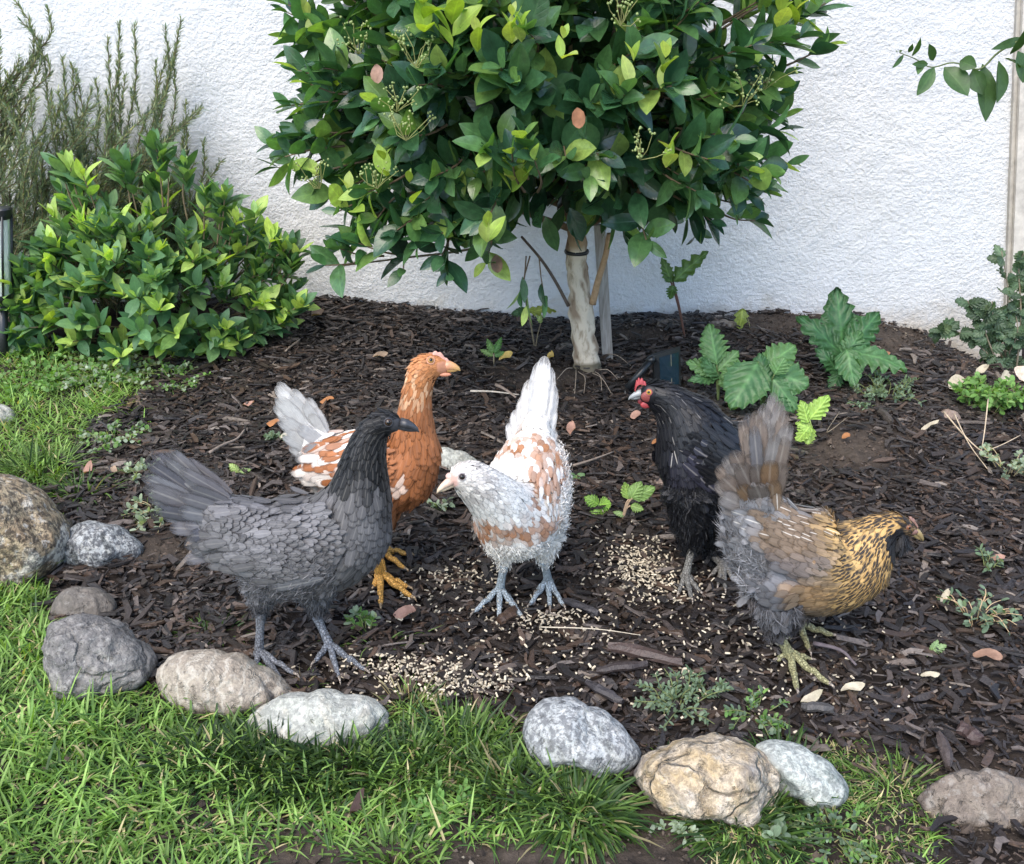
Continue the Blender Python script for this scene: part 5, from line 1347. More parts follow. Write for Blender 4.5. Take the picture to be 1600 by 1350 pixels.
    twig_leaves(mb, mt, tips[:465], bases[:465], 10, .080, .52, G1, wt, 0., .8, .11, .0018); twig_leaves(mb, mt, tips[465:], bases[465:], 5, .08, .48, G1, wt, 0., .7, .08, .0018)
    twig_leaves(mb, mt, [P(822, 478, 2.2), P(812, 455, 2.2), P(850, 462, 2.2)], [P(828, 400, 2.2), P(822, 400, 2.2), P(842, 400, 2.2)], 3, .075, .42, G1, wt, 0., .5, .05, .0012, up=-.3)
    # dark inner leaves so the middle is not see-through
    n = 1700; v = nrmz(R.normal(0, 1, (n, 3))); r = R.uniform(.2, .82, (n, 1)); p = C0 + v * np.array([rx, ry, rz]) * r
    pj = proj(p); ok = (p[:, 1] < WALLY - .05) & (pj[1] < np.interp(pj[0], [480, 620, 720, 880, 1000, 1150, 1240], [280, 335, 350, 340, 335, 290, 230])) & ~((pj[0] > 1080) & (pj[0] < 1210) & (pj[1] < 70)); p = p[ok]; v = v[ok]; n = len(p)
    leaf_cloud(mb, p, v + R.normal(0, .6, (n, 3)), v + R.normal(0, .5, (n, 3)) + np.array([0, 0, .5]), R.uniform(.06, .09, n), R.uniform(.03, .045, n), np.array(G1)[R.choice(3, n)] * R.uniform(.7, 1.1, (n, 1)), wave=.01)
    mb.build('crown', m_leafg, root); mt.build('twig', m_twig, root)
    # bright new growth
    for (x, y, yo, k, s) in [(815, 245, -.47, 10, .062), (800, 265, -.45, 6, .06), (705, 20, -.42, 7, .075), (660, 8, -.4, 6, .075), (800, 25, -.45, 6, .05), (815, 40, -.46, 5, .045), (1220, 22, -.15, 5, .07), (1245, 15, -.12, 4, .06), (1040, 90, -.45, 5, .055), (600, 250, -.35, 4, .055), (640, 285, -.38, 3, .05), (480, 28, -.05, 3, .06), (1045, 235, -.46, 4, .055), (745, 50, -.44, 4, .06), (990, 95, -.46, 3, .055), (760, 355, -.42, 4, .06), (545, 298, -.28, 3, .055), (880, 60, -.48, 4, .05)]:
        mb = MB(); t_ = P(x, y, 2.33 + yo); twig_leaves(mb, None, [t_], [t_ + np.array([0, .05, -.08])], k, s, .5, [(.22, .33, .05), (.30, .42, .07), (.36, .44, .12)], [.4, .3, .3], 0, .75, .08, up=.5)
        mb.build('new_leaves', m_leafs, root)
    # small green bud sprays
    for (x, y, yo) in [(635, 195, -.40), (560, 60, -.25), (620, 150, -.38), (970, 15, -.47), (1000, 225, -.48), (1160, 140, -.30), (590, 270, -.36), (650, 80, -.38), (1195, 115, -.2), (500, 270, -.2)]:
        mb = MB(); c_ = P(x, y + 25, 2.33 + yo)
        for i in range(9):
            e = c_ + np.array([random.gauss(0, .022), random.gauss(-.01, .012), random.uniform(.01, .06)]); tube(mb, [c_, (c_ + e) / 2 + R.normal(0, .004, 3), e], .0008, 4, (.25, .28, .12), False)
            for j in range(4): sphere(mb, e + R.normal(0, .005, 3), random.uniform(.0018, .0028), 6, 4, (.32, .38, .16))
        mb.build('bud_spray', m_weed, root)
    for (x, y, yo, c) in [(588, 100, -.3, (.42, .26, .20)), (902, 168, -.47, (.36, .17, .09)), (775, 398, -.3, (.25, .15, .1))]:
        mb = MB(); ribbons(mb, [P(x, y, 2.33 + yo)], [(.1, -.2, -1)], [(0, -1, .1)], .036, .024, [np.array(c) * .75], None, 'oval', 0, .3, .6, 0, .12); mb.build('withered_leaf', m_dry, root)
    # roots at the foot
    for (x, y, x2, y2) in [(900, 585, 897, 630), (903, 588, 912, 622), (935, 585, 965, 600), (925, 590, 955, 622), (930, 588, 940, 618), (945, 560, 985, 578), (895, 582, 870, 600)]:
        mb = MB(); a, b_ = G(x, y), G(x2, y2); a[2] += .012; b_[2] += .012; md_ = (a + b_) / 2 + np.array([random.uniform(-.01, .01), 0, .012]); tube(mb, cr([a, md_, b_], 4), np.linspace(.0013, .0006, 9), 5, (.36, .29, .22)); mb.build('root', m_twig, root)

def bark_pale():
    m, nt, b, N, Lk = new_mat('pale_bark')
    a = attr(nt, 'Col'); p = geo_pos(nt); mp = nd(nt, 'ShaderNodeMapping'); mp.inputs['Scale'].default_value = (1, 1, .35); Lk.new(p, mp.inputs[0])
    f = tex_noise(nt, 60, 6, .65, mp.outputs[0], .4); g = tex_noise(nt, 18, 4, .6, p)
    c = mixc(nt, ramp(nt, f, [(.35, .0), (.5, 1.)]), mixc(nt, 1., a.outputs['Color'], (.55, .5, .44), 'MULTIPLY'), a.outputs['Color'])
    c = mixc(nt, ramp(nt, g, [(.6, 0.), (.72, .8)]), c, (.26, .2, .14))
    Lk.new(c, b.inputs['Base Color']); b.inputs['Roughness'].default_value = .85
    bump(nt, b, math_n(nt, 'ADD', f, g), .7, .005); return m
m_barkp = bark_pale(); m_plas = mat_plain('black_plastic', (.012, .014, .016), .35, .2, 90, .1)
tree()
# wooden stake
mb = MB(); a = G(951, 566); b_ = P(938, 355, a[1] + .03)
d = b_ - a; pts = []
for (z, w) in ((-.06, .0135), (0., .0135), (.5, .0135), (.98, .0135), (1., .012)):
    c = a + d * z; 
    for (sx, sy) in ((-1, -1), (1, -1), (1, 1), (-1, 1)): pts.append(c + np.array([sx * w, sy * w * .7 + .03, 0]))
mb.add(pts, [(i * 4 + k, i * 4 + (k + 1) % 4, i * 4 + 4 + (k + 1) % 4, i * 4 + 4 + k) for i in range(4) for k in range(4)] + [(16, 17, 18, 19)], None, (.36, .33, .29))
def stake_mat():
    m, nt, b, N, Lk = new_mat('grey_wood'); p = geo_pos(nt); mp = nd(nt, 'ShaderNodeMapping'); mp.inputs['Scale'].default_value = (1, 1, .06); Lk.new(p, mp.inputs[0])
    f = tex_noise(nt, 160, 5, .6, mp.outputs[0], .3); c = mixc(nt, ramp(nt, f, [(.3, 0.), (.7, 1.)]), (.20, .175, .15), (.44, .41, .37)); Lk.new(c, b.inputs['Base Color']); b.inputs['Roughness'].default_value = .85; bump(nt, b, f, .6, .003); return m
tag(mb.build('wooden_stake', stake_mat(), smooth=False, origin=a), 'weathered grey square stake standing behind the tree trunk', 'stake')

# ------------------------------------------------------------------ broadleaf shrub at left
def shrub():
    base = G(210, 548)
    root = thing('shrub', 'bushy green shrub with bright tips in front of the rosemary at left', 'shrub', base)
    C0 = P(215, 440, 2.46); C0[2] = max(C0[2], .12)
    tips = []; bases = []; n = 0
    out = [(0, 420), (20, 405), (60, 370), (95, 265), (120, 300), (150, 360), (185, 270), (215, 300), (250, 230), (275, 310), (310, 330), (350, 305), (395, 335), (440, 385), (468, 400), (470, 480), (440, 520), (360, 540), (300, 560), (230, 560), (120, 560), (40, 545), (-20, 500)]
    while n < 125:
        px_, py_ = random.uniform(-20, 470), random.uniform(225, 560)
        if not inpoly(np.array([px_]), np.array([py_]), out)[0]: continue
        h = (py_ - 225) / 335
        Yt = 2.70 - .42 * math.sin(min(1, max(0, h)) * 1.6) * random.uniform(.5, 1) ** .5 * (1 - abs(px_ - 220) / 420)
        p = P(px_, py_, Yt)
        if p[2] < height(p[0], p[1]) + .02: p[2] = float(height(p[0], p[1])) + random.uniform(.02, .06)
        tips.append(p); bases.append(p * .45 + .55 * np.array([base[0] + (p[0] - base[0]) * .5, 2.62, max(.03, p[2] * .45)])); n += 1
    for (x, y) in [(95, 258), (110, 262), (185, 252), (200, 262), (243, 226), (252, 240), (352, 300), (345, 312), (370, 345), (398, 335), (425, 372), (445, 390), (462, 400), (460, 412), (30, 418), (10, 480), (465, 480), (320, 545), (232, 545), (130, 275), (160, 345), (128, 352), (320, 300), (290, 260), (455, 385), (10, 480), (20, 520), (60, 545), (100, 552), (160, 556), (40, 470), (80, 500), (400, 520), (440, 505), (468, 478), (380, 545), (5, 450), (30, 550), (130, 530), (200, 558), (270, 556)]:
        p = P(x, y, 2.5); tips.append(p); bases.append(p * .6 + .4 * np.array([base[0] + (p[0] - base[0]) * .7, 2.6, p[2] * .3]))
    mb = MB(); mt = MB()
    pal = [(.055, .13, .06), (.09, .19, .085), (.14, .25, .10), (.20, .34, .10), (.36, .50, .12)]
    twig_leaves(mb, mt, tips, bases, 12, .064, .42, pal, [.26, .32, .26, .12, .04], .35, .75, .085, .0016, up=.45, twigcol=(.2, .15, .09))
    mb.build('foliage', m_leafs, root); mt.build('stem', m_twig, root)
shrub()

# ------------------------------------------------------------------ rosemary against the wall
def rosemary():
    base = G(60, 520); base = np.array([-1.3, 2.76, .04])
    root = thing('rosemary_bush', 'tall feathery rosemary bush growing up the white wall at left', 'shrub', base)
    stems = [[(200, 420), (215, 300), (262, 130), (283, 30)], [(200, 430), (230, 250), (262, 120), (258, 42)], [(190, 430), (215, 230), (240, 160), (262, 80)], [(200, 430), (232, 260), (246, 190), (243, 95)], [(180, 430), (190, 250), (185, 130), (187, 36)], [(170, 430), (196, 220), (212, 130), (210, 38)],
             [(160, 430), (180, 230), (172, 130), (168, 60)], [(160, 430), (150, 260), (155, 180), (150, 125)], [(100, 430), (90, 260), (75, 160), (70, 92)], [(110, 430), (105, 250), (102, 150), (98, 90)], [(120, 430), (125, 240), (118, 160), (112, 100)], [(130, 430), (130, 260), (130, 180), (118, 110)],
             [(0, 160), (30, 115), (60, 80), (80, 50), (74, 12)], [(-20, 170), (10, 130), (50, 90), (48, 40), (25, 3)], [(-10, 190), (20, 150), (55, 95), (66, 62)], [(-20, 200), (5, 140), (25, 105), (30, 90)], [(40, 330), (30, 230), (22, 180), (15, 130)], [(30, 340), (35, 260), (38, 215), (20, 150)], [(-10, 300), (2, 220), (0, 120), (-2, 50)], [(5, 330), (2, 260), (6, 180), (0, 140)],
             [(260, 440), (285, 330), (292, 230), (290, 160)], [(270, 440), (300, 330), (318, 270), (318, 220)], [(280, 440), (310, 360), (328, 320), (325, 265)], [(240, 430), (270, 330), (285, 250), (288, 190)], [(300, 440), (325, 380), (335, 340), (338, 300)], [(140, 430), (165, 300), (170, 240), (165, 170)], [(220, 430), (245, 320), (250, 260), (270, 200)]]
    S_ = [[(x, y, 2.76) for x, y in s] for s in stems]
    S_ += [[(x + random.gauss(0, 12) + dx, y + dy + 25, 2.75) for x, y in s] for s in stems for dx, dy in [(random.gauss(0, 12), random.uniform(0, 60))]]
    for k in range(140):
        x = random.uniform(-90, 300); y0 = random.uniform(380, 500); h = random.uniform(110, 300) * (1 - abs(x - 90) / 500); S_.append([(x, y0, 2.70), (x + random.uniform(-25, 30), y0 - h * .5, 2.68 + random.uniform(-.06, .06)), (x + random.uniform(-30, 110), max(150, y0 - h) + random.uniform(-15, 15), 2.70 + random.uniform(-.08, .06))])
    mt = MB(); P0 = []; Dr = []; Nr = []; LL = []; CC = []
    for s in S_:
        q = cr([P(x, y, min(yy, 2.79)) for x, y, yy in s], 10)
        seg = np.linalg.norm(np.diff(q, axis=0), axis=1); tot = seg.sum(); cum = np.concatenate([[0], np.cumsum(seg)])
        tube(mt, q, np.linspace(.0022, .0009, len(q)), 5, (.13, .10, .06), False)
        m_ = int(tot / .0040); tt = np.linspace(.04 * tot, tot, m_)
        for j, t in enumerate(tt):
            p = np.array([np.interp(t, cum, q[:, k]) for k in range(3)]); i = min(len(seg) - 1, int(np.searchsorted(cum, t) - 1)); d = nrmz(q[i + 1] - q[i]); s1, u1 = frame_of(d)
            for k in range(3):
                a = j * 1.9 + k * 2.094 + random.gauss(0, .3); rd = s1 * math.cos(a) + u1 * math.sin(a)
                P0.append(p); Dr.append(d * random.uniform(.4, 1.1) + rd * .8); Nr.append(d - rd * .5); LL.append(random.uniform(.018, .034) * (1 - .4 * t / tot))
                old = 1 - t / tot; CC.append(np.array(random.choice([(.14, .19, .12), (.18, .235, .14), (.10, .15, .09), (.23, .25, .14)])) * (1 - .15 * old) * random.uniform(.8, 1.2) + (np.array([.05, .035, .01]) * (random.random() < .25 * old)))
    mb = MB(); ribbons(mb, np.array(P0), np.array(Dr), np.array(Nr), np.array(LL), .0034, np.array(CC), None, 'needle', 0, R.uniform(-.1, .15, len(P0)), -.3)
    mb.build('foliage', m_needle, root); mt.build('stem', m_twig, root)
rosemary()

# ------------------------------------------------------------------ lantern at the left edge
def lantern():
    c = G(6, 545); Yl = c[1] - .03
    root = thing('lantern', 'black post lantern with clear panes cut by the left edge', 'lantern', c)
    top = P(2, 328, Yl); bot = P(4, 462, Yl); x, y = P(3, 400, Yl)[:2]; z1 = top[2]; z0 = bot[2]; r = 15 * mpp(top)
    x = 0.; tp_ = P(2, 328, Yl); bt_ = P(4, 462, Yl); kx = (tp_[0] - bt_[0]) / (tp_[2] - bt_[2])
    def shear(o):
        for v in o.data.vertices: v.co.x += bt_[0] + kx * (v.co.z + root.location.z - bt_[2])
    mb = MB(); tube(mb, [(x, y, z1 - .012), (x, y, z1 + .002), (x, y, z1 + .006)], [r * 1.08, r * 1.08, r * .9], 28, (.02, .02, .022)); tube(mb, [(x, y, z1 - .022), (x, y, z1 - .013)], [r * .92, r * .92], 28, (.02, .02, .022)); mb.build('cap', m_plas, root, False)
    mb = MB(); tube(mb, [(x, y, z0 - .006), (x, y, z0 + .004)], [r * 1.08, r * 1.08], 28); tube(mb, [(x, y, z0 - .02), (x, y, z0 - .006)], [r * .5, r * .95], 20); mb.build('base', m_plas, root, False)
    mb = MB(); tube(mb, [(x, y, -.05), (x, y, z0 - .015)], [.012, .012], 16); tube(mb, [(x, y, .0), (x, y, .02)], [.017, .013], 16); mb.build('post', m_plas, root)
    for k in range(4):
        a = k * math.pi / 2 + math.radians(-62); mb = MB(); tube(mb, [(x + r * .98 * math.cos(a), y + r * .98 * math.sin(a), z0), (x + r * .98 * math.cos(a), y + r * .98 * math.sin(a), z1 - .012)], .003, 8); mb.build('bar', m_plas, root)
    m, nt, b, N, Lk = new_mat('lamp_glass'); b.inputs['Base Color'].default_value = (.85, .9, .87, 1); b.inputs['Roughness'].default_value = .15; b.inputs['Transmission Weight'].default_value = .6; b.inputs['IOR'].default_value = 1.3
    mb = MB(); tube(mb, [(x, y, z0 + .002), (x, y, z1 - .014)], [r * .86, r * .86], 28, cap=False); mb.build('pane', m, root)
    for o in root.children: shear(o)
lantern()

# ------------------------------------------------------------------ solar spot light behind the black hen
def solar():
    c = G(1040, 612); Ys = c[1]
    root = thing('solar_light', 'small dark solar spotlight on the soil behind the black hen', 'light', c)
    a, b_, c2, d_ = P(1021, 556, Ys), P(1063, 544, Ys + .012), P(1064, 603, Ys), P(1024, 612, Ys)
    n = nrmz(np.cross(b_ - a, d_ - a)); n = n if n[1] < 0 else -n
    th = .014
    mb = MB(); F4 = [a, b_, c2, d_]; Bk = [q - n * th for q in F4]; mb.add(F4 + Bk, [(0, 1, 2, 3), (7, 6, 5, 4), (0, 4, 5, 1), (1, 5, 6, 2), (2, 6, 7, 3), (3, 7, 4, 0)], None, (.02, .025, .03)); mb.build('housing', m_plas, root, False)
    mb = MB(); f = lambda u, v: (a * (1 - u) + b_ * u) * (1 - v) + (d_ * (1 - u) + c2 * u) * v + n * .0025
    mb.add([f(.2, .08), f(.92, .08), f(.92, .92), f(.2, .92)], [(0, 1, 2, 3)]); m_sol = mat_plain('solar_cell', (.012, .03, .045), .12, .3, 40, 0, 0, .6); cell = mb.build('solar_panel', m_sol, root, False)
    mb = MB(); q = [f(.62, .08) + n * .001, f(.64, .08) + n * .001, f(.64, .92) + n * .001, f(.62, .92) + n * .001]; mb.add(q, [(0, 1, 2, 3)]); mb.build('contact_strip', mat_plain('strip', (.25, .23, .16), .4, .1, 40, 0), cell, False)
    mb = MB(); tube(mb, [P(1018, 562, Ys - .005), P(1000, 583, Ys - .02), P(980, 607, Ys - .03)], [.008, .0085, .009], 16); tube(mb, [P(1018, 558, Ys - .005) + np.array([-.004, 0, 0]), P(1020, 566, Ys - .005)], .010, 14); mb.build('lamp_head', m_plas, root)
    mb = MB(); tube(mb, [P(977, 610, Ys - .03), P(976, 655, Ys - .03)], .003, 8); tube(mb, [P(1038, 610, Ys), P(1038, 640, Ys)], .006, 8); mb.build('spike', m_plas, root)
solar()

# ------------------------------------------------------------------ lobed broad leaves
def lobed(mb, root, dr, nr, L, W, col, lobes=5, depth=.35, teeth=.06, fold=.12, curl=-.25, tipw=.6, rnd=0.):
    nu, nv = 15, 34
    dr = nrmz(dr); s = nrmz(np.cross(dr, nr)); n = nrmz(np.cross(s, dr)); V = []; C = []; U = []
    ph = random.random()
    for i in range(nv):
        v = i / (nv - 1)
        w = (math.sin(math.pi * min(1, v ** tipw)) ** .6 if 0 < v < 1 else 0) 
        lo = 1 - depth * (abs(((v * lobes + ph) % 1) - .5) * 2) ** 1.5
        w = W * .5 * w * lo * (1 + teeth * math.sin(v * 70) )
        for j in range(nu):
            u = (j / (nu - 1)) * 2 - 1
            x = u * w; y = v * L + abs(u) * w * .35 * (1 - v)
            z = -fold * abs(u) * w * 1.5 + curl * L * v * v + .006 * L / .1 * math.sin((v - abs(u) * .25) * lobes * 6.28) * abs(u) + noise.noise(Vector((x * 30, y * 30, ph * 9))) * .008
            V.append(np.asarray(root) + s * x + dr * y + n * z)
            k = 1 + .3 * max(0, 1 - abs(u) * 14) + .25 * max(0, 1 - abs((((v - abs(u) * .22) * lobes) % 1) - .5) * 12)
            C.append(np.array(col) * k); U.append(((u + 1) / 2, v))
    Q = [(i * nu + j, i * nu + j + 1, (i + 1) * nu + j + 1, (i + 1) * nu + j) for i in range(nv - 1) for j in range(nu - 1)]
    mb.add(V, Q, None, C, (0, 0, 0), U)

def lobed_plant(name, label, foot, leaves, mat=None, cat='plant', group='leafy seedlings in the bed', Y=None, stemcol=(.12, .16, .06), sr=.002):
    f = G(*foot); Yp = f[1] if Y is None else Y
    root = thing(name, label, cat, f, group)
    for lf in leaves:
        (x, y, dy), (x2, y2, dy2), w, c = lf[:4]; kw = lf[4] if len(lf) > 4 else {}
        p = P(x, y, Yp + dy); q = P(x2, y2, Yp + dy2); L = np.linalg.norm(q - p)
        nr = np.array(kw.pop('n', (0, -.75, .65)))
        mb = MB(); lobed(mb, p, q - p, nr, L, w, c, **kw)
        l = mb.build('leaf', mat or m_leafb, root)
        mb = MB(); tube(mb, cr([f + np.array([0, 0, .0]), f * .5 + p * .5 + np.array([0, 0, .01]), p], 4), np.linspace(sr * 1.2, sr * .8, 9), 6, kw.get('sc', stemcol)); mb.build('stem', m_twig if mat is None else m_weed, root)
GA = (.045, .12, .045); GB2 = (.075, .17, .065); GC = (.11, .22, .08)
lobed_plant('acanthus_plant', 'dark green lobed leaf plant, upper right one against the wall', (1320, 590), [
    ((1318, 575, 0), (1312, 448, .06), .12, GA, dict(depth=.26, curl=-.12, lobes=7)), ((1322, 560, 0), (1262, 492, .0), .08, GA, dict(depth=.4)), ((1325, 545, -.02), (1378, 482, .02), .08, GA, dict(depth=.4)),
    ((1330, 548, -.04), (1420, 568, -.10), .085, GB2, dict(depth=.25, curl=-.15, n=(.1, -.5, .9))), ((1322, 545, -.04), (1338, 594, -.12), .07, GB2, dict(depth=.2, n=(0, -.9, .4))), ((1320, 560, -.02), (1345, 520, -.03), .06, GB2), ((1310, 580, -.02), (1285, 545, -.03), .06, GA), ((1312, 582, -.03), (1300, 610, -.07), .045, GA), ((1325, 585, -.03), (1335, 560, -.06), .04, GB2)], group='lobed leaf plants by the wall')
lobed_plant('acanthus_plant', 'broad rounded leaf clump just behind the black and golden hens', (1190, 640), [
    ((1185, 565, .0), (1145, 632, -.10), .115, GB2, dict(depth=.14, n=(-.1, -.75, .7), curl=-.1, lobes=6)), ((1200, 580, 0), (1265, 600, -.04), .10, GB2, dict(depth=.14, n=(.2, -.8, .6), curl=-.1)), ((1195, 575, 0), (1245, 535, .02), .075, GC, dict(depth=.2)), ((1180, 580, 0), (1130, 585, -.02), .07, GC, dict(depth=.2)),
    ((1205, 590, -.02), (1250, 640, -.08), .06, GB2, dict(depth=.25)), ((1195, 600, -.03), (1190, 550, 0), .06, GA), ((1210, 585, -.03), (1225, 560, -.03), .05, GC), ((1215, 620, -.05), (1240, 655, -.09), .04, GA)], group='lobed leaf plants by the wall')
lobed_plant('acanthus_plant', 'upright light green lobed plant next to the solar light', (1122, 630), [
    ((1120, 570, 0), (1112, 505, .03), .075, GC, dict(depth=.3, lobes=6)), ((1118, 580, 0), (1078, 562, 0), .05, GC, dict(depth=.3)), ((1122, 580, 0), (1152, 548, 0), .05, GC, dict(depth=.3)), ((1118, 590, 0), (1082, 590, -.03), .04, GB2), ((1125, 590, 0), (1105, 560, -.02), .045, GB2), ((1122, 600, -.02), (1150, 590, -.03), .04, GC)], group='lobed leaf plants by the wall')
lobed_plant('seedling', 'tall wilted stalk with ragged hanging leaf against the wall', (1070, 527), [
    ((1052, 440, 0), (1106, 392, .03), .055, (.10, .17, .05), dict(depth=.5, lobes=4, n=(.1, -1, .2), curl=.02)), ((1050, 442, 0), (1036, 405, 0), .04, (.10, .17, .05), dict(depth=.4, n=(0, -1, .2))), ((1052, 445, -.01), (1048, 468, -.02), .035, (.08, .15, .04), dict(depth=.4, n=(0, -1, .2))), ((1048, 440, -.01), (1040, 430, 0), .025, (.09, .16, .05))], stemcol=(.14, .07, .05), sr=.0022)
lobed_plant('seedling', 'single drooping yellow green maple shaped leaf by the wall', (1172, 512), [((1160, 482, 0), (1158, 512, -.03), .042, (.25, .30, .07), dict(depth=.4, n=(0, -1, .3), lobes=3))], stemcol=(.3, .3, .15), sr=.001)
lobed_plant('seedling', 'bright lime green leaf seedling right of the golden hen tail', (1268, 690), [
    ((1265, 655, 0), (1296, 620, 0), .045, (.30, .46, .10), dict(depth=.25, n=(0, -.9, .5))), ((1262, 660, 0), (1255, 628, .0), .04, (.30, .46, .10), dict(depth=.25)), ((1266, 665, 0), (1245, 690, -.02), .035, (.28, .42, .09)), ((1268, 668, 0), (1262, 700, -.02), .03, (.25, .38, .09)), ((1268, 672, 0), (1250, 660, -.01), .03, (.3, .44, .1))], stemcol=(.3, .4, .12), sr=.0014)
lobed_plant('seedling', 'small green seedling in front of the trunk gap, behind the brown hen beak', (772, 572), [((770, 552, 0), (762, 530, 0), .02, (.16, .28, .09)), ((772, 552, 0), (782, 528, 0), .02, (.10, .22, .06)), ((770, 556, 0), (752, 545, 0), .018, (.2, .3, .1)), ((772, 556, 0), (786, 548, 0), .018, (.13, .25, .08))], stemcol=(.3, .25, .15), sr=.0012)
lobed_plant('seedling', 'yellow green seedling under the left side of the tree', (836, 548), [((825, 485, 0), (866, 480, -.02), .03, (.28, .32, .06), dict(n=(0, -.6, .8))), ((824, 485, 0), (798, 488, 0), .028, (.05, .11, .04)), ((822, 482, 0), (812, 490, -.02), .026, (.06, .12, .04)), ((845, 505, 0), (840, 482, 0), .018, (.3, .38, .15))], stemcol=(.2, .16, .1), sr=.0015)
lobed_plant('seedling', 'light green seedling left of the black hen on bare soil', (972, 815), [((985, 780, 0), (1000, 755, 0), .03, (.20, .32, .10), dict(depth=.15)), ((988, 778, 0), (1022, 760, 0), .03, (.18, .30, .09), dict(depth=.15)), ((982, 780, 0), (978, 757, 0), .022, (.25, .38, .1)), ((985, 790, 0), (1005, 795, -.01), .02, (.22, .34, .1)), ((975, 805, 0), (965, 800, -.01), .014, (.25, .35, .15))], stemcol=(.42, .30, .2), sr=.0018)
lobed_plant('seedling', 'lime green lobed seedling between the white and black hens', (935, 805), [((935, 788, 0), (915, 776, 0), .028, (.20, .36, .07)), ((936, 788, 0), (955, 785, 0), .03, (.24, .42, .07)), ((935, 792, 0), (922, 806, -.01), .02, (.22, .38, .08)), ((936, 790, 0), (942, 808, -.01), .02, (.24, .4, .08))], stemcol=(.2, .3, .1), sr=.0011)
lobed_plant('seedling', 'two leaved seedling with yellow lobe between the grey and brown hens', (372, 742), [((372, 738, 0), (360, 724, 0), .02, (.32, .42, .14), dict(n=(0, -.4, 1))), ((374, 738, 0), (388, 730, 0), .016, (.2, .3, .1), dict(n=(0, -.4, 1))), ((378, 745, 0), (386, 740, 0), .01, (.35, .42, .2))], stemcol=(.25, .3, .12), sr=.0009)
lobed_plant('seedling', 'small round leaf seedling by the white hen back', (900, 752), [((900, 748, 0), (888, 740, 0), .016, (.10, .2, .08), dict(depth=.05)), ((901, 748, 0), (912, 740, 0), .016, (.12, .22, .09), dict(depth=.05)), ((902, 749, 0), (906, 756, 0), .012, (.12, .22, .09), dict(depth=.05))], stemcol=(.2, .3, .1), sr=.0009)
lobed_plant('seedling', 'pale star shaped seedling beside a grey crumb at the lower right', (1455, 1024), [((1455, 1018, 0), (1480, 1008, 0), .016, (.24, .34, .16)), ((1455, 1018, 0), (1466, 1002, 0), .014, (.22, .32, .15)), ((1454, 1018, 0), (1436, 1020, 0), .014, (.24, .34, .16)), ((1455, 1020, 0), (1462, 1030, 0), .013, (.2, .3, .14))], stemcol=(.2, .3, .1), sr=.0009)

# ------------------------------------------------------------------ small-leaved weeds
def weed(px, py, rx, hgt, n, ls, pal, lab, asp=.6, name='weed', group='low weeds in the bed', stem=(.16, .2, .09), sprawl=1., prof='oval', cat='weed', upr=.5, nst=None):
    c = G(px, py); m = mpp(c); root = thing(name, lab, cat, c, group); mt = MB(); P0 = []; Dr = []; Nr = []; CC = []; LL = []
    nst = nst or max(6, n // 12)
    for k in range(nst):
        a = random.random() * 6.28; r = math.sqrt(random.random()) * rx * m
        e = c + np.array([math.cos(a) * r, math.sin(a) * r * 1.1, 0]); e[2] = float(height(e[0], e[1])) + hgt * random.uniform(.4, 1.) + .004
        b_ = c + (e - c) * random.uniform(.0, .55) * sprawl; b_[2] = float(height(b_[0], b_[1])) + .003
        md_ = (b_ + e) / 2 + np.array([0, 0, hgt * .25]) + R.normal(0, .12 * hgt, 3); q = cr([b_, md_, e], 5)
        tube(mt, q, np.linspace(.0011, .0006, len(q)), 4, stem, False)
        for j in range(n // nst):
            t = random.uniform(.15, 1.) * (len(q) - 1); i = min(len(q) - 2, int(t)); p = q[i] + (q[i + 1] - q[i]) * (t - i)
            d = nrmz(q[i + 1] - q[i]); aa = random.random() * 6.28; s1, u1 = frame_of(d); rd = s1 * math.cos(aa) + u1 * math.sin(aa)
            P0.append(p); Dr.append(rd + d * .5 + np.array([0, 0, .15])); Nr.append(np.array([0, -.15, 1.]) * 1. + rd * -.2 + R.normal(0, .25, 3)); LL.append(ls * random.uniform(.6, 1.15)); CC.append(np.array(random.choice(pal)) * random.uniform(.75, 1.2))
    mb = MB(); LL = np.array(LL); ribbons(mb, P0, np.array(Dr), np.array(Nr), LL, LL * asp, np.array(CC), None, prof, .05, -.1, .15)
    mb.build('leaves', m_weed, root); mt.build('stem', m_weed, root)
SG = [(.14, .20, .13), (.18, .25, .16), (.11, .17, .10)]; LG = [(.12, .24, .06), (.17, .31, .08), (.10, .2, .05)]; PG = [(.24, .30, .2), (.3, .36, .26), (.18, .24, .15)]
weed(1060, 1108, 75, .022, 420, .0095, SG, 'grey green weed patch between the white speckled rock and the bark', .4)
weed(1110, 1085, 30, .018, 130, .009, SG, 'grey green weed sprig behind the tan rock, nearest the feed', .4)
weed(1180, 1120, 60, .018, 190, .010, SG + LG, 'thin green weeds behind the greenish white rock', .5)
weed(1390, 625, 60, .035, 420, .013, SG, 'silvery weed in the bare soil right of the lime seedling', .4)
weed(1345, 640, 22, .02, 90, .011, SG, 'tiny silvery weed left of the larger silvery weed', .4)
weed(1535, 640, 55, .055, 560, .016, LG, 'fresh green mint like plant beside the dry leaves at right', .65, 'mint_plant', cat='plant', upr=1.)
weed(1590, 640, 40, .05, 260, .016, LG, 'second fresh green mint like plant cut by the right edge', .65, 'mint_plant', cat='plant')
weed(1575, 740, 50, .04, 200, .011, PG, 'pale round leaved creeping weed at the right edge', .8, stem=(.4, .35, .25))
weed(255, 800, 70, .012, 260, .014, PG, 'pale creeping weed under the grey hen tail', .55, stem=(.35, .32, .22))
weed(215, 745, 40, .012, 120, .013, PG, 'pale creeping weed above the black and white rock', .55)
weed(430, 690, 20, .02, 60, .011, SG, 'tiny grey weed left of the brown hen tail', .6)
weed(1525, 970, 62, .03, 110, .014, SG, 'tangled weed with dry pale stems at the right side', .5, stem=(.45, .36, .26), nst=26)
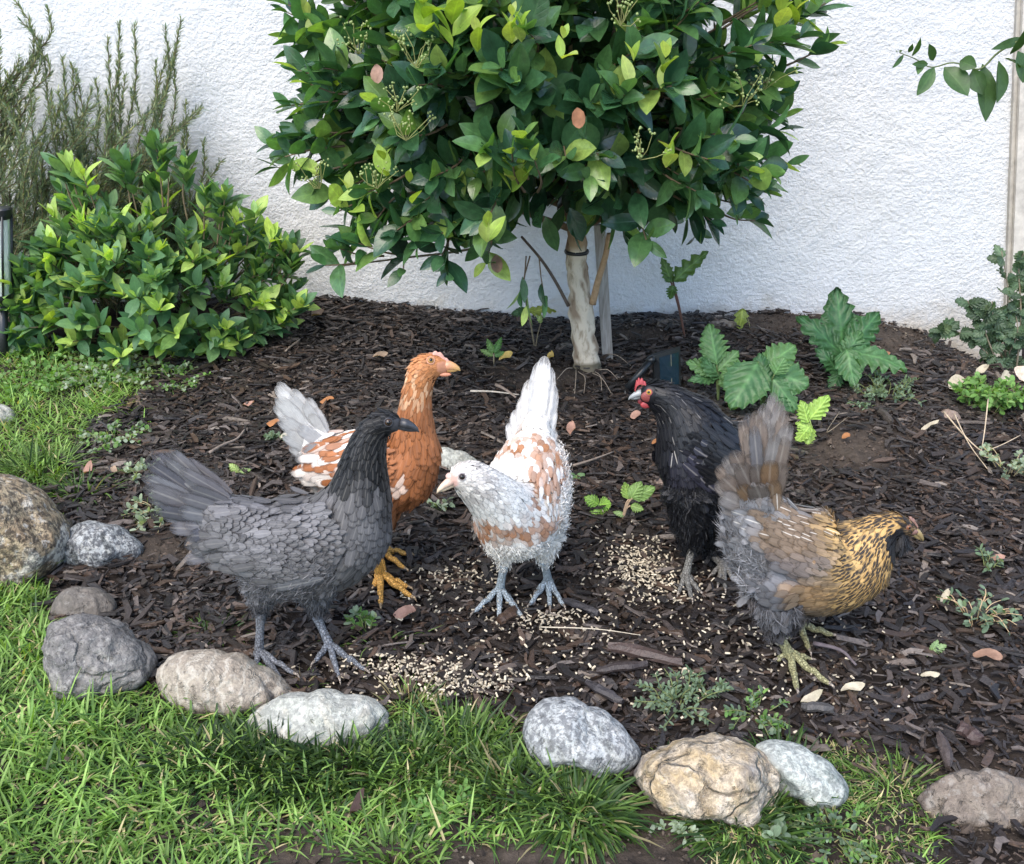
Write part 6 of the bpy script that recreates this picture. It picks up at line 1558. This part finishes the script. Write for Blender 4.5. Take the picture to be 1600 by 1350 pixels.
weed(170, 590, 90, .022, 900, .011, LG + PG, 'clover patch in front of the left shrub', .9, name='clover', cat='clover')
weed(60, 600, 90, .025, 700, .011, LG, 'clover patch by the lantern foot', .9, name='clover', cat='clover')
weed(270, 600, 60, .015, 330, .010, PG + LG, 'sparse clover on mulch at the lawn end', .9, name='clover', cat='clover')
weed(180, 690, 60, .018, 330, .010, PG + LG, 'sparse clover along the lawn edge above the boulders', .9, name='clover', cat='clover')
weed(390, 1070, 30, .02, 90, .010, LG, 'little green weed behind the gap of the striped rock', .7)
weed(570, 990, 22, .03, 80, .012, LG + PG, 'little pale weed right of the grey hen feet', .6)
weed(520, 1120, 30, .02, 0 + 60, .010, LG, 'low weed behind the long pale rock', .7)
weed(700, 1275, 60, .010, 170, .012, LG, 'broad leaved lawn weed near the bottom middle', .45)
weed(1300, 1300, 90, .012, 300, .009, LG + SG, 'low broad weed patch at the bottom right of the tan rock', .5)
weed(1210, 1310, 16, .012, 40, .013, SG, 'four leaf sprig on bare soil below the tan rock', .7)
weed(1060, 1300, 40, .012, 60, .010, PG, 'sparse dry weed on bare soil under the tan rock', .5)
weed(690, 800, 18, .02, 40, .014, PG, 'pale sprig below the white hen beak', .4)
weed(1540, 890, 30, .02, 50, .012, SG, 'small grey sprig above the tangled weed', .5)
weed(880, 1150, 0 + 30, .01, 10, .01, SG, 'tiny sprig hidden by the white speckled rock', .5) if False else None

# holly like bush at the right edge, leaves toothed and grey green
def holly():
    base = G(1575, 610); root = thing('holly_shrub', 'grey green toothed leaf shrub at the right edge of the wall', 'shrub', base)
    mt = MB(); mb = MB(); Yh = 2.62
    stems = [[(1575, 610), (1550, 560), (1500, 520), (1462, 518)], [(1580, 610), (1570, 540), (1575, 460), (1565, 392)], [(1585, 610), (1595, 500), (1592, 420), (1600, 395)], [(1575, 610), (1540, 560), (1525, 500), (1512, 470)], [(1580, 610), (1560, 570), (1540, 520), (1535, 480)], [(1580, 605), (1605, 560), (1610, 480), (1605, 440)], [(1575, 610), (1550, 590), (1535, 580), (1520, 590)], [(1590, 610), (1600, 580), (1620, 560), (1630, 520)], [(1580, 600), (1560, 540), (1552, 500), (1550, 470)], [(1580, 605), (1575, 560), (1590, 520), (1585, 480)]]
    for s in stems:
        q = cr([P(x, y, Yh + random.uniform(-.03, .03)) for x, y in s], 6); tube(mt, q, np.linspace(.003, .0012, len(q)), 6, (.2, .17, .12))
        for k in range(22):
            t = random.uniform(.25, 1) * (len(q) - 1); i = min(len(q) - 2, int(t)); p = q[i]
            d = nrmz(R.normal(0, 1, 3) * np.array([1, .6, .7]) + np.array([0, -.2, .2])); lobed(mb, p, d, np.array([0, -.8, .5]) + R.normal(0, .35, 3), random.uniform(.03, .045), random.uniform(.026, .036), np.array((.075, .12, .07)) * random.uniform(.7, 1.3), 4, .3, 0.0, .1, random.uniform(-.3, .1))
    mb.build('foliage', m_leafb, root); mt.build('stem', m_twig, root)
holly()

# branch hanging in from the upper right
def branch():
    Yb_ = 2.45; a = P(1640, 60, Yb_)
    root = thing('vine_branch', 'leafy vine branch reaching in from the upper right edge', 'branch', a)
    mt = MB(); mb = MB()
    q = cr([P(1660, 60, Yb_), P(1600, 62, Yb_), P(1560, 82, Yb_), P(1530, 108, Yb_), P(1490, 98, Yb_), P(1455, 105, Yb_), P(1430, 92, Yb_), P(1405, 82, Yb_)], 6)
    tube(mt, q, np.linspace(.003, .001, len(q)), 6, (.10, .13, .05))
    for (x, y, x2, y2, w) in [(1590, 80, 1602, 120, .042), (1600, 60, 1565, 72, .018), (1578, 85, 1600, 58, .028), (1560, 95, 1565, 148, .044), (1570, 92, 1597, 100, .03), (1535, 100, 1545, 172, .042), (1520, 108, 1532, 140, .034), (1475, 105, 1508, 138, .046), (1500, 95, 1520, 102, .03), (1460, 105, 1440, 140, .028), (1450, 100, 1432, 100, .014), (1458, 95, 1455, 75, .018), (1440, 95, 1436, 110, .016), (1425, 88, 1438, 68, .014), (1412, 85, 1400, 102, .010), (1408, 82, 1402, 75, .010), (1420, 82, 1425, 72, .010)]:
        p = P(x, y, Yb_ + random.uniform(-.02, .02)); e = P(x2, y2, Yb_ - .03); L = np.linalg.norm(e - p)
        ribbons(mb, [p], [e - p], [np.array([0, -1, .3]) + R.normal(0, .3, 3)], L * 1.2, w * 1.15, [np.array((.045, .095, .03)) * random.uniform(.8, 1.3)], None, 'leaf', 0, -.15, .35)
    mb.build('foliage', m_leafs, root); mt.build('stem', m_twig, root)
branch()

# ------------------------------------------------------------------ fallen leaves, twigs
def fallen(px, py, ang, L, W, c, lab, curl=.25):
    p = G(px, py); p[2] += .016; mb = MB(); d = np.array([math.cos(ang), math.sin(ang), random.uniform(-.05, .15)])
    ribbons(mb, [p - d * L / 2], [d], [np.array([random.gauss(0, .2), -.35, 1])], L, W, [c], None, 'oval', 0, curl + random.uniform(-.1, .3), random.uniform(.1, .7), 0, .10)
    tag(mb.build('fallen_leaf', m_dry, origin=p), lab, 'leaf', 'fallen leaves on the bed')
OR = (.34, .15, .06); TN = (.32, .23, .16); PK = (.36, .21, .16); YL = (.65, .45, .14); CR = (.46, .41, .31)
for a in [(512, 636, .1, .034, .016, OR, 'orange leaf right of the white tail tip of the brown hen'), (428, 672, .2, .030, .018, OR, 'orange leaf touching the left of the white tail'), (390, 643, 0., .028, .014, PK, 'pinkish leaf left of the brown hen tail'), (595, 566, 0., .04, .02, TN, 'tan leaf behind the brown hen head, left'),
          (497, 500, .8, .04, .03, (.2, .15, .12), 'grey brown leaf on the mulch beside the shrub'), (140, 746, 1.2, .026, .018, PK, 'pinkish leaf above the black and white rock'), (790, 570, .2, .035, .026, YL, 'yellow rimmed leaf next to the small seedling'), (860, 567, 1.3, .026, .018, YL, 'yellow leaf right of the white tail tip'),
          (892, 685, 1.4, .032, .02, PK, 'pale pink leaf right of the white tail'), (992, 660, .3, .024, .02, PK, 'pinkish leaf below the black hen beak'), (1024, 702, .2, .018, .014, OR, 'orange leaf touching the black hen neck'), (633, 973, .1, .036, .022, PK, 'reddish leaf in front of the orange feet'),
          (1320, 693, .2, .018, .014, OR, 'small orange crumb leaf on the bare soil mound'), (1450, 678, .1, .036, .012, CR, 'cream curled leaf strip right of the silvery weed'), (1555, 885, 0., .026, .012, PK, 'tan leaf piece at the right edge above the tangled weed'), (1472, 948, .9, .026, .010, CR, 'cream leaf sliver left of the tangled weed'),
          (1540, 1040, -.6, .04, .02, (.3, .18, .13), 'brown curled leaf below the tangled weed'), (1450, 1070, -.3, .024, .010, CR, 'cream sliver below the star shaped seedling'), (1490, 612, .6, .045, .032, CR, 'cream dry leaf above the small brown stone'), (1565, 605, 1.2, .05, .03, CR, 'cream dry leaf standing behind the mint like plant'),
          (1595, 600, 1.7, .055, .035, (.66, .52, .42), 'pinkish cream dry leaf at the right edge behind the mint'), (1530, 590, .5, .035, .02, CR, 'cream dry leaf under the holly like shrub'), (1380, 565, .1, .03, .014, (.35, .18, .1), 'rust leaf under the wall plant'), (180, 722 + 24, 2.2, .02, .012, TN, 'tiny tan leaf left of the grey hen tail'),
          (300, 862, .4, .018, .012, TN, 'tan crumb leaf beside the grey hen belly'), (1265, 1108, .2, .03, .014, CR, 'cream flake in front of the golden hen foot'), (1330, 1090, .1, .034, .014, CR, 'cream flake right of the golden hen foot'), (560, 1275, 1.1, .03, .012, (.06, .035, .03), 'dark leaf lying in the grass at the bottom'), (445, 692, .3, .016, .012, CR, 'cream crumb left of the brown hen tail base')]:
    fallen(*a)
def twig(pts, r, c, lab):
    q = [G(x, y) + np.array([0, 0, .018 + dz]) for x, y, dz in pts]; mb = MB(); tube(mb, cr(q, 5), np.linspace(r, r * .5, (len(q) - 1) * 5 + 1), 7, c)
    tag(mb.build('twig', m_twig, origin=q[0]), lab, 'twig', 'twigs on the mulch')
twig([(735, 622, 0), (770, 624, .002), (812, 628, 0)], .0028, (.5, .44, .36), 'pale straight twig behind the white hen tail, left')
twig([(775, 612, 0), (790, 622, .004), (806, 632, 0)], .0045, (.26, .2, .16), 'short grey stick crossing the pale twig')
twig([(895, 740, 0), (925, 732, .002), (958, 718, 0)], .003, (.2, .16, .13), 'brown twig right of the white hen back')
twig([(330, 722, .004), (350, 710, .004), (372, 700, .004), (384, 690, .01)], .0035, (.22, .18, .15), 'knobbly grey twig above the grey hen back')
twig([(300, 512, 0), (350, 514, 0), (450, 578 - 20, 0)], .0015, (.5, .42, .3), 'thin straw stalk in front of the shrub') if False else None
twig([(980, 1030, 0), (1000, 1033, .003), (1018, 1042, 0)], .0012, (.5, .44, .32), 'thin straw above the large brown bark piece')
twig([(1470, 668, .02), (1500, 700, .015), (1530, 720, .005), (1560, 728, 0)], .0018, (.5, .4, .28), 'dry pale stalk running down from the small brown stone')
twig([(1485, 678, .03), (1510, 712, .01), (1540, 745, 0)], .0014, (.5, .4, .28), 'second dry pale stalk below the small brown stone')
twig([(1535, 668, .05), (1533, 700, .02), (1530, 722, 0)], .0016, (.5, .4, .28), 'upright dry stalk in front of the mint like plant')
twig([(1530, 722, .004), (1560, 712, .006), (1590, 700, .012)], .0014, (.5, .4, .28), 'dry stalk pointing to the right edge')
0 and twig([(1410, 1170, .01), (1470, 1185, .012), (1510, 1186, .01), (1560, 1190, .012)], .0013, (.5, .44, .32), 'long thin straw above the dirt covered stone')
twig([(845, 1000 - 5, 0), (930, 1000, .002), (1000, 1008, 0)], .0011, (.5, .44, .34), 'thin pale straw in front of the white hen')
twig([(1062, 700, .02), (1052, 730, .01), (1042, 760, 0)], .001, (.35, .25, .18), 'thin bent rootlet left of the black hen') if False else None
twig([(1310, 655, 0), (1290, 690, .004), (1322, 668, .006)], .0011, (.25, .2, .14), 'thin bent rootlet on the bare soil mound')
twig([(1268, 1024, .004), (1310, 1035, .004), (1335, 1055, 0)], .0035, (.12, .10, .11), 'dark smooth stick at the golden hen foot')
